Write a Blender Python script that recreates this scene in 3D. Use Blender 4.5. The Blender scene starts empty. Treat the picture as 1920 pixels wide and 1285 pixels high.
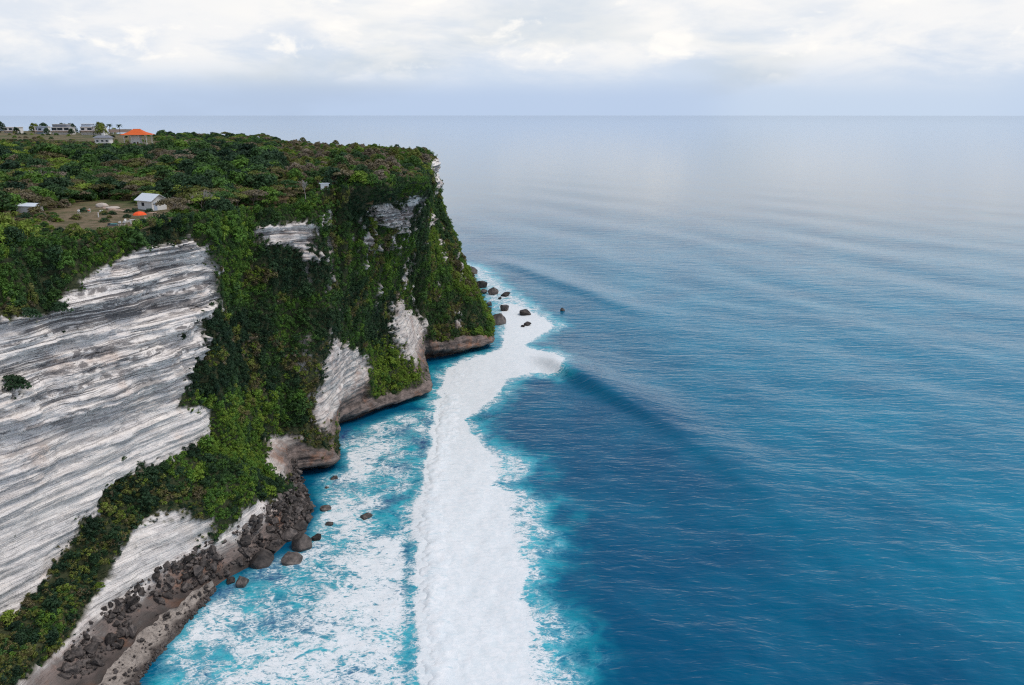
import bpy, math, random
import numpy as np
from mathutils import Vector

random.seed(7)
RNG = np.random.default_rng(11)
scene = bpy.context.scene
COL = scene.collection

# ------------------------------------------------------------------ camera
H_CAM = 97.0
cam_d = bpy.data.cameras.new('camera')
cam = bpy.data.objects.new('camera', cam_d)
COL.objects.link(cam)
cam.location = (0, 0, H_CAM)
cam.rotation_euler = (math.radians(90 - 16.75), 0, 0)
cam_d.sensor_fit = 'HORIZONTAL'
cam_d.sensor_width = 36.0
cam_d.lens = 36.0 * 1423.0 / 1920.0
cam_d.clip_start = 1.0
cam_d.clip_end = 120000.0
scene.camera = cam

# ------------------------------------------------------------------ sky, sun, exposure
SUN_EL, SUN_AZ = math.radians(60), math.radians(98)      # azimuth from +Y towards +X
world = bpy.data.worlds.new('World')
scene.world = world
world.use_nodes = True
wt = world.node_tree
wt.nodes.clear()
def WN(t, **k):
    n = wt.nodes.new(t)
    for a, b in k.items():
        setattr(n, a, b)
    return n
def wmath(op, a, b=None, clamp=False):
    n = WN('ShaderNodeMath', operation=op, use_clamp=clamp)
    for i, v in enumerate((a, b)):
        if v is None: continue
        if isinstance(v, (int, float)): n.inputs[i].default_value = v
        else: wt.links.new(v, n.inputs[i])
    return n.outputs[0]
def wmix(f, a, b):
    n = WN('ShaderNodeMix', data_type='RGBA')
    for s, v in (('Factor', f), ('A', a), ('B', b)):
        i = [q for q in n.inputs if q.name == s and q.type == ('VALUE' if s == 'Factor' else 'RGBA')][0]
        if isinstance(v, (int, float)): i.default_value = v
        elif isinstance(v, tuple): i.default_value = v
        else: wt.links.new(v, i)
    return [o for o in n.outputs if o.type == 'RGBA'][0]
def wramp(v, a, b):
    n = WN('ShaderNodeMapRange', interpolation_type='SMOOTHSTEP')
    wt.links.new(v, n.inputs[0]); n.inputs[1].default_value = a; n.inputs[2].default_value = b
    return n.outputs[0]
tc = WN('ShaderNodeTexCoord')
sep = WN('ShaderNodeSeparateXYZ'); wt.links.new(tc.outputs['Generated'], sep.inputs[0])
sky = WN('ShaderNodeTexSky', sky_type='NISHITA', sun_disc=False, sun_elevation=SUN_EL, sun_rotation=SUN_AZ,
         altitude=90, air_density=1.0, dust_density=2.0, ozone_density=1.0)
elev = wmath('MAXIMUM', sep.outputs[2], 0.0)
def sky_noise(sx, sy, sz, scale, detail, rough, off, dist=0.0):
    m = WN('ShaderNodeMapping'); wt.links.new(tc.outputs['Generated'], m.inputs[0])
    m.inputs['Scale'].default_value = (sx, sy, sz); m.inputs['Location'].default_value = off
    n = WN('ShaderNodeTexNoise'); wt.links.new(m.outputs[0], n.inputs['Vector'])
    n.inputs['Scale'].default_value = scale; n.inputs['Detail'].default_value = detail
    n.inputs['Roughness'].default_value = rough; n.inputs['Distortion'].default_value = dist
    return n.outputs['Fac']
big = sky_noise(1, 1, 3.6, 2.6, 4, 0.5, (3.1, 0.6, 0.2))
mid = sky_noise(1, 1, 3.2, 7.0, 7, 0.58, (1.7, 4.2, 0.0), 0.25)
puff = sky_noise(1, 1, 2.2, 15.0, 8, 0.56, (9.3, 2.2, 0.35), 0.3)
# a high even deck whitens upward, blue-grey air near the horizon
deck = wmix(wramp(elev, 0.0, 0.15), (4.7, 5.6, 6.9, 1), (6.7, 6.95, 7.3, 1))
deck = wmix(wmath('MULTIPLY', wramp(mid, 0.34, 0.62), wramp(elev, 0.015, 0.085)), deck, (7.9, 7.8, 7.65, 1))
blue = wmix(0.45, sky.outputs[0], (4.6, 5.6, 7.0, 1))
gaps = wmath('MULTIPLY', wramp(big, 0.50, 0.36), 0.35)
col = wmix(gaps, deck, blue)
greyb = wmath('MULTIPLY', wramp(big, 0.52, 0.66), wramp(elev, 0.02, 0.08))
col = wmix(wmath('MULTIPLY', greyb, 0.18), col, (5.6, 6.2, 7.2, 1))
cream = wmath('MULTIPLY', wramp(puff, 0.55, 0.70), wramp(elev, 0.03, 0.07))
col = wmix(wmath('MULTIPLY', cream, 0.85), col, (8.4, 8.2, 7.85, 1))
bank = wmath('MULTIPLY', wramp(elev, 0.050, 0.018), wramp(sky_noise(1, 1, 0.6, 1.5, 3, 0.5, (0.2, 5.4, 0)), 0.42, 0.58))
col = wmix(wmath('MULTIPLY', bank, 0.6), col, (3.7, 4.7, 6.5, 1))
# overhead the deck opens to blue between the clouds
col = wmix(wmath('MULTIPLY', wramp(elev, 0.12, 0.34), 0.78), col, wmix(0.2, sky.outputs[0], (3.0, 4.9, 7.6, 1)))
bg = WN('ShaderNodeBackground'); wt.links.new(col, bg.inputs[0]); bg.inputs[1].default_value = 0.1
wo = WN('ShaderNodeOutputWorld'); wt.links.new(bg.outputs[0], wo.inputs[0])

sun_d = bpy.data.lights.new('sun', 'SUN'); sun_d.energy = 1.5; sun_d.angle = math.radians(26)
sun_d.color = (1.0, 0.95, 0.88)
sun = bpy.data.objects.new('sun', sun_d); COL.objects.link(sun)
sd = Vector((math.sin(SUN_AZ) * math.cos(SUN_EL), math.cos(SUN_AZ) * math.cos(SUN_EL), math.sin(SUN_EL)))
sun.rotation_euler = (-sd).to_track_quat('-Z', 'Y').to_euler()
sun.location = (150, 80, 250)
scene.view_settings.view_transform = 'Standard'
scene.view_settings.look = 'None'
scene.view_settings.exposure = 0.3
scene.view_settings.gamma = 1.0
scene.cycles.use_denoising = False
scene.cycles.filter_width = 1.2
scene.cycles.sample_clamp_direct = 3.0
scene.cycles.sample_clamp_indirect = 2.0
scene.cycles.max_bounces = 6
scene.cycles.diffuse_bounces = 3
scene.cycles.transparent_max_bounces = 6

# ------------------------------------------------------------------ helpers
def smooth(a, b, x):
    t = np.clip((x - a) / (b - a), 0, 1)
    return t * t * (3 - 2 * t)
def _h(ix, iy, iz, s):
    n = (ix.astype(np.int64) * 374761393 + iy.astype(np.int64) * 668265263 + iz.astype(np.int64) * 2147483647 * 3 + s * 974711) & 0x7fffffff
    n = ((n ^ (n >> 13)) * 1274126177) & 0x7fffffff
    n = ((n ^ (n >> 16)) * 60493) & 0x7fffffff
    return ((n >> 3) & 0xffff) / 65535.0
def vnoise(x, y, z=None, s=0):
    x = np.asarray(x, float); y = np.asarray(y, float)
    z = np.zeros_like(x) if z is None else np.asarray(z, float)
    ix, iy, iz = np.floor(x), np.floor(y), np.floor(z)
    fx, fy, fz = x - ix, y - iy, z - iz
    fx = fx * fx * (3 - 2 * fx); fy = fy * fy * (3 - 2 * fy); fz = fz * fz * (3 - 2 * fz)
    r = 0
    for dx in (0, 1):
        for dy in (0, 1):
            for dz in (0, 1):
                w = (fx if dx else 1 - fx) * (fy if dy else 1 - fy) * (fz if dz else 1 - fz)
                r = r + w * _h(ix + dx, iy + dy, iz + dz, s)
    return r
def fbm(x, y, z=None, oct=4, s=0, gain=0.5):
    a, t, r = 1.0, 0.0, 0.0
    z = np.zeros_like(np.asarray(x, float)) if z is None else z
    for i in range(oct):
        r = r + a * vnoise(x, y, z, s + i); t += a; a *= gain
        x, y, z = x * 2.03 + 5.2, y * 2.03 + 1.7, z * 2.03 + 3.1
    return r / t
def grid_faces(nu, nv, wrap=False):
    i = np.arange(nu - 1)[:, None] * nv + np.arange(nv - 1)[None, :]
    return np.stack([i, i + nv, i + nv + 1, i + 1], -1).reshape(-1, 4)
def mesh_np(name, V, F, smooth_sh=True, attrs=None):
    me = bpy.data.meshes.new(name)
    V = np.ascontiguousarray(V, np.float32); F = np.ascontiguousarray(F, np.int32)
    k = F.shape[1]
    me.vertices.add(len(V)); me.vertices.foreach_set('co', V.ravel())
    me.loops.add(F.size); me.loops.foreach_set('vertex_index', F.ravel())
    me.polygons.add(len(F)); me.polygons.foreach_set('loop_start', np.arange(0, F.size, k, dtype=np.int32))
    me.polygons.foreach_set('use_smooth', np.full(len(F), smooth_sh))
    me.update(calc_edges=True)
    for a, v in (attrs or {}).items():
        at = me.attributes.new(a, 'FLOAT', 'POINT'); at.data.foreach_set('value', np.ascontiguousarray(v, np.float32).ravel())
    me.validate()
    return me
def link(name, me, mat=None, parent=None, **props):
    o = bpy.data.objects.new(name, me); COL.objects.link(o)
    if mat is not None and me is not None and not me.materials: me.materials.append(mat)
    if parent is not None: o.parent = parent
    for k, v in props.items(): o[k] = v
    return o
def thing(name, loc, rz, label, category, group=None):
    o = bpy.data.objects.new(name, None); COL.objects.link(o)
    o.location = loc; o.rotation_euler = (0, 0, rz); o.empty_display_size = 0.3
    o['label'] = label; o['category'] = category
    if group: o['group'] = group
    return o
class NT:
    """small node-tree builder"""
    def __init__(self, name):
        self.m = bpy.data.materials.new(name); self.m.use_nodes = True
        self.t = self.m.node_tree; self.t.nodes.clear()
        self.out = self.n('ShaderNodeOutputMaterial')
        self.b = self.n('ShaderNodeBsdfPrincipled'); self.l(self.b.outputs[0], self.out.inputs[0])
        self.b.inputs['Specular IOR Level'].default_value = 0.25
        self.tc = self.n('ShaderNodeTexCoord')
    def n(self, t, **k):
        n = self.t.nodes.new(t)
        for a, b in k.items(): setattr(n, a, b)
        return n
    def l(self, a, b): self.t.links.new(a, b)
    def put(self, v, i):
        if v is None: return
        if isinstance(v, (int, float)): i.default_value = v
        elif isinstance(v, tuple): i.default_value = v if len(v) == 4 or i.type == 'VECTOR' else v + (1,)
        else: self.l(v, i)
    def math(self, op, a, b=None, c=None, clamp=False):
        n = self.n('ShaderNodeMath', operation=op, use_clamp=clamp)
        for i, v in enumerate((a, b, c)): self.put(v, n.inputs[i])
        return n.outputs[0]
    def mix(self, f, a, b, mode='MIX'):
        n = self.n('ShaderNodeMix', data_type='RGBA', blend_type=mode)
        self.put(f, n.inputs[0]); self.put(a, n.inputs[6]); self.put(b, n.inputs[7])
        return n.outputs[2]
    def ramp(self, v, a, b, lo=0.0, hi=1.0):
        n = self.n('ShaderNodeMapRange', interpolation_type='SMOOTHSTEP'); self.put(v, n.inputs[0])
        n.inputs[1].default_value = a; n.inputs[2].default_value = b; n.inputs[3].default_value = lo; n.inputs[4].default_value = hi
        return n.outputs[0]
    def noise(self, scale, detail=4, rough=0.5, stretch=(1, 1, 1), rot=(0, 0, 0), off=(0, 0, 0), dist=0.0, src='Object'):
        m = self.n('ShaderNodeMapping'); self.l(self.tc.outputs[src], m.inputs[0])
        m.inputs['Scale'].default_value = stretch; m.inputs['Rotation'].default_value = rot; m.inputs['Location'].default_value = off
        n = self.n('ShaderNodeTexNoise'); self.l(m.outputs[0], n.inputs['Vector'])
        n.inputs['Scale'].default_value = scale; n.inputs['Detail'].default_value = detail
        n.inputs['Roughness'].default_value = rough; n.inputs['Distortion'].default_value = dist
        return n.outputs['Fac']
    def attr(self, name, kind='GEOMETRY'):
        n = self.n('ShaderNodeAttribute', attribute_type=kind, attribute_name=name); return n.outputs['Fac']
    def bump(self, h, strength, dist, prev=None):
        n = self.n('ShaderNodeBump'); n.inputs['Strength'].default_value = strength; n.inputs['Distance'].default_value = dist
        self.l(h, n.inputs['Height'])
        if prev is not None: self.l(prev, n.inputs['Normal'])
        return n.outputs[0]
    def set(self, **k):
        for a, v in k.items(): self.put(v, self.b.inputs[a.replace('_', ' ')])
        return self.m
def plain(name, rgb, rough=0.7, var=0.15, scale=3.0, bump=0.0):
    t = NT(name); f = t.noise(scale, 5, 0.6)
    c = t.mix(f, tuple(c * (1 - var) for c in rgb), tuple(min(1, c * (1 + var)) for c in rgb))
    t.set(Base_Color=c, Roughness=rough)
    if bump: t.set(Normal=t.bump(f, bump, 0.1))
    return t.m

# ------------------------------------------------------------------ the coast: cross-sections, seabed to plateau, along the shore
#LOFT-BEGIN
ST = [
 [[-87.4,31.0,-5.0],[-97.9,35.0,-1.2],[-112.9,35.0,2.4],[-115.4,35.5,7.3],[-131.7,35.0,10.0],[-132.5,35.1,25.6],[-132.7,35.2,38.6],[-132.9,35.3,51.6],[-133.1,35.4,62.0],[-139.4,35.3,71.0],[-148.4,39.7,74.5],[-170.0,50.2,75.1]],
 [[-69.4,76.0,-5.0],[-79.9,80.0,-1.2],[-92.7,80.0,2.4],[-95.2,80.5,7.3],[-109.6,80.0,10.0],[-110.4,80.1,25.6],[-110.6,80.2,38.6],[-110.8,80.3,51.6],[-111.0,80.4,62.0],[-118.3,80.3,71.0],[-127.3,84.7,74.5],[-148.8,95.2,75.1]],
 [[-59.8,100.0,-5.0],[-70.3,104.0,-1.2],[-81.8,104.0,2.4],[-84.3,104.5,7.0],[-97.8,104.0,9.5],[-98.7,104.1,25.6],[-98.9,104.2,38.9],[-99.1,104.3,52.3],[-99.2,104.4,63.0],[-107.4,104.3,72.5],[-116.4,108.7,74.5],[-138.0,119.2,75.1]],
 [[-56.9,112.0,-5.0],[-67.4,116.0,-1.2],[-80.1,116.0,2.4],[-82.6,116.5,7.0],[-92.0,116.0,9.5],[-92.8,116.1,25.6],[-93.0,116.2,38.9],[-93.2,116.3,52.3],[-93.4,116.4,63.0],[-100.7,116.3,73.0],[-109.6,120.7,74.5],[-131.2,131.2,75.1]],
 [[-56.2,122.0,-5.0],[-66.7,126.0,-1.2],[-78.5,126.0,2.4],[-81.0,126.5,9.7],[-87.1,126.0,14.4],[-87.9,126.1,29.0],[-88.1,126.2,41.1],[-88.3,126.3,53.3],[-88.5,126.4,63.0],[-94.9,126.3,73.3],[-103.8,130.7,74.5],[-125.4,141.2,75.1]],
 [[-54.1,131.0,-5.0],[-64.6,135.0,-1.2],[-74.0,135.0,2.4],[-76.5,135.5,13.4],[-82.7,135.0,21.2],[-83.5,135.1,34.0],[-83.7,135.2,44.6],[-83.9,135.3,55.3],[-84.0,135.4,63.9],[-88.7,135.3,73.8],[-97.6,139.7,74.5],[-119.2,150.2,75.1]],
 [[-50.3,141.0,-5.0],[-60.8,145.0,-1.2],[-65.9,145.0,2.4],[-68.4,145.5,15.8],[-77.8,145.0,25.5],[-78.6,145.1,38.4],[-78.8,145.2,49.2],[-79.0,145.3,59.9],[-79.1,145.4,68.5],[-81.0,145.3,74.2],[-90.0,149.7,74.5],[-111.6,160.2,75.1]],
 [[-41.9,150.0,-5.0],[-52.4,154.0,-1.2],[-60.1,154.0,2.4],[-62.6,154.5,15.6],[-73.3,154.0,25.1],[-74.2,154.1,38.9],[-74.4,154.2,50.4],[-74.6,154.3,61.9],[-74.7,154.4,71.0],[-74.8,154.3,75.2],[-83.8,158.7,74.5],[-105.4,169.2,75.1]],
 [[-40.7,157.0,-5.0],[-51.2,161.0,-1.2],[-59.1,161.0,2.4],[-61.6,161.5,15.5],[-69.9,161.0,24.9],[-70.8,161.1,38.7],[-71.0,161.2,50.2],[-71.2,161.3,61.6],[-71.3,161.4,70.8],[-71.4,161.3,76.0],[-80.4,165.7,74.5],[-102.0,176.2,75.1]],
 [[-42.0,162.0,-5.0],[-49.0,163.0,-0.5],[-56.0,166.0,4.0],[-60.0,168.0,9.0],[-67.1,168.0,17.8],[-68.3,172.0,29.4],[-68.4,174.0,43.6],[-68.2,175.0,55.2],[-67.2,175.0,66.7],[-66.8,177.0,74.4],[-74.3,183.6,74.5],[-92.3,199.5,75.1]],
 [[-42.0,174.0,-5.0],[-50.5,175.0,-0.5],[-57.0,178.0,4.0],[-60.0,180.0,9.0],[-67.1,182.0,12.0],[-68.7,187.0,26.5],[-69.1,190.0,43.1],[-68.9,192.0,56.8],[-67.9,193.0,67.6],[-67.0,196.0,72.9],[-73.0,204.0,74.6],[-87.4,223.2,75.2]],
 [[-50.0,186.0,-5.0],[-63.0,197.5,-0.5],[-61.2,191.0,3.2],[-62.1,193.0,7.6],[-63.9,196.0,14.3],[-63.3,198.0,28.6],[-61.3,200.0,49.2],[-59.4,202.0,61.7],[-58.9,202.5,68.5],[-59.2,206.0,72.4],[-63.2,215.2,75.8],[-72.8,237.2,76.4]],
 [[-40.0,188.0,-5.0],[-53.5,199.5,-0.5],[-47.9,195.5,2.7],[-51.2,197.0,7.9],[-54.3,200.0,16.7],[-53.0,203.0,28.4],[-52.1,206.0,41.7],[-52.2,208.0,59.4],[-52.7,209.0,68.9],[-53.1,213.0,77.0],[-57.1,222.2,77.1],[-66.7,244.2,77.7]],
 [[-44.0,222.0,-5.0],[-60.5,227.5,-0.5],[-56.3,224.0,4.4],[-54.3,225.0,12.1],[-52.0,225.0,21.0],[-49.9,223.0,30.3],[-48.4,220.0,44.5],[-47.5,218.0,59.2],[-46.7,217.0,70.1],[-45.5,213.8,77.5],[-49.5,223.0,77.8],[-59.1,245.0,78.4]],
 [[-35.0,230.0,-5.0],[-46.0,243.0,-0.5],[-45.5,237.0,2.8],[-46.8,240.0,6.1],[-47.0,244.0,15.5],[-47.8,243.0,29.9],[-45.3,239.0,46.9],[-40.8,234.0,61.4],[-40.1,232.0,70.1],[-36.9,215.3,77.8],[-41.9,224.0,78.3],[-53.8,244.8,78.9]],
 [[-18.0,250.0,-5.0],[-33.5,260.0,-0.5],[-27.9,255.0,1.8],[-34.1,259.0,6.3],[-37.5,262.0,17.6],[-41.7,262.0,32.5],[-38.5,260.0,46.3],[-34.0,257.0,58.3],[-31.7,256.0,67.3],[-26.7,234.4,78.0],[-33.8,241.5,78.4],[-50.7,258.4,79.0]],
 [[-28.0,290.0,-5.0],[-42.0,300.0,-0.5],[-36.5,295.0,5.4],[-36.8,296.0,13.0],[-39.7,296.0,21.9],[-40.5,293.0,30.3],[-35.8,288.0,42.9],[-32.4,283.0,55.9],[-30.8,280.0,66.1],[-30.0,283.0,76.4],[-39.7,285.4,78.4],[-63.0,291.2,79.0]],
 [[-14.0,294.0,-5.0],[-25.0,307.0,-0.5],[-21.7,301.0,3.5],[-22.8,303.0,9.2],[-24.9,307.0,19.1],[-27.2,311.0,29.6],[-29.6,316.0,39.9],[-32.9,321.0,50.4],[-34.3,324.0,60.1],[-33.5,326.0,76.9],[-43.4,327.5,78.4],[-67.1,331.0,79.0]],
 [[2.0,308.0,-5.0],[-13.5,318.0,-0.5],[-7.1,313.0,2.9],[-7.9,316.0,6.8],[-12.5,320.0,18.2],[-18.4,326.0,28.7],[-24.0,332.0,39.4],[-31.3,338.0,50.3],[-34.7,342.0,61.1],[-30.8,344.0,77.7],[-40.8,343.0,78.4],[-64.6,340.6,79.0]],
 [[-2.0,368.0,-5.0],[-13.0,364.0,-0.5],[-14.5,362.0,5.0],[-16.0,360.0,10.0],[-19.0,359.0,20.0],[-24.0,359.0,33.0],[-29.0,359.0,48.0],[-33.0,359.0,60.0],[-34.0,359.0,69.0],[-34.0,359.0,78.4],[-43.7,356.6,78.4],[-67.0,350.8,79.0]],
 [[-25.0,440.0,-5.0],[-35.0,430.0,-0.5],[-37.0,428.0,5.0],[-39.0,426.0,10.0],[-42.0,425.0,20.0],[-46.0,424.0,33.0],[-50.0,423.0,48.0],[-54.0,422.0,60.0],[-57.0,422.0,70.0],[-60.0,421.0,78.6],[-69.0,416.6,78.4],[-90.5,406.1,79.0]],
 [[-125.0,595.0,-5.0],[-140.0,580.0,-0.5],[-143.0,578.5,7.9],[-146.0,577.0,15.7],[-150.5,574.8,27.5],[-155.0,572.5,39.3],[-159.5,570.2,51.1],[-164.0,568.0,62.9],[-167.0,566.5,70.7],[-170.0,565.0,78.6],[-180.0,557.0,78.7],[-210.0,535.0,79.0]],
 [[-405.0,815.0,-5.0],[-420.0,800.0,-0.5],[-423.0,798.0,7.9],[-426.0,796.0,15.7],[-430.5,793.0,27.5],[-435.0,790.0,39.3],[-439.5,787.0,51.1],[-444.0,784.0,62.9],[-447.0,782.0,70.7],[-450.0,780.0,78.6],[-460.0,772.0,78.7],[-490.0,750.0,79.0]],
 [[-885.0,1115.0,-5.0],[-900.0,1100.0,-0.5],[-903.0,1096.0,7.9],[-906.0,1092.0,15.7],[-910.5,1086.0,27.5],[-915.0,1080.0,39.3],[-919.5,1074.0,51.1],[-924.0,1068.0,62.9],[-927.0,1064.0,70.7],[-930.0,1060.0,78.6],[-940.0,1052.0,78.7],[-970.0,1030.0,79.0]],
]

CT = np.array(ST, float)                                # [station, level, xyz]
NVI = [6, 20, 26, 44, 62, 62, 58, 44, 30, 22, 14, 8]
def loft():
    S, L, _ = CT.shape
    d = np.linalg.norm(np.diff(CT[:, 1:10], axis=0), axis=2).mean(1)
    nu = [int(max(6, min(x, 130) / 0.42)) for x in d]
    nu[-3:] = [60, 50, 40]; nu[0] = 50
    us = np.concatenate([i + np.arange(n) / n for i, n in enumerate(nu)] + [[S - 1]])
    vs = np.concatenate([i + np.arange(n) / n for i, n in enumerate(NVI[:L - 1])] + [[L - 1]])
    def interp(A, q, axis):
        i = np.clip(np.floor(q).astype(int), 0, A.shape[axis] - 2); f = q - i
        a = np.take(A, i, axis); b = np.take(A, i + 1, axis)
        sh = [1, 1, 1]; sh[axis] = -1
        return a + (b - a) * f.reshape(sh)
    G = interp(interp(CT, us, 0), vs, 1)
    def blur(A, axis, r, it):
        for _ in range(it):
            p = [(0, 0)] * 3; p[axis] = (r, r)
            B = np.pad(A, p, 'edge'); c = np.cumsum(B, axis); n = A.shape[axis]
            z = np.zeros_like(np.take(c, [0], axis)); c = np.concatenate([z, c], axis)
            A = (np.take(c, np.arange(2 * r + 1, 2 * r + 1 + n), axis) - np.take(c, np.arange(n), axis)) / (2 * r + 1)
        return A
    G = blur(G, 0, 4, 3); G = blur(G, 1, 3, 2)
    return us, vs, G
def normals(G):
    du = np.gradient(G, axis=0); dv = np.gradient(G, axis=1)
    N = np.cross(dv, du); N /= np.linalg.norm(N, axis=2, keepdims=True) + 1e-9
    return N
US, VS, G0 = loft()
N0 = normals(G0)
if N0[len(US) // 3, len(VS) // 2, 0] < 0: N0 = -N0
#LOFT-END

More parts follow.
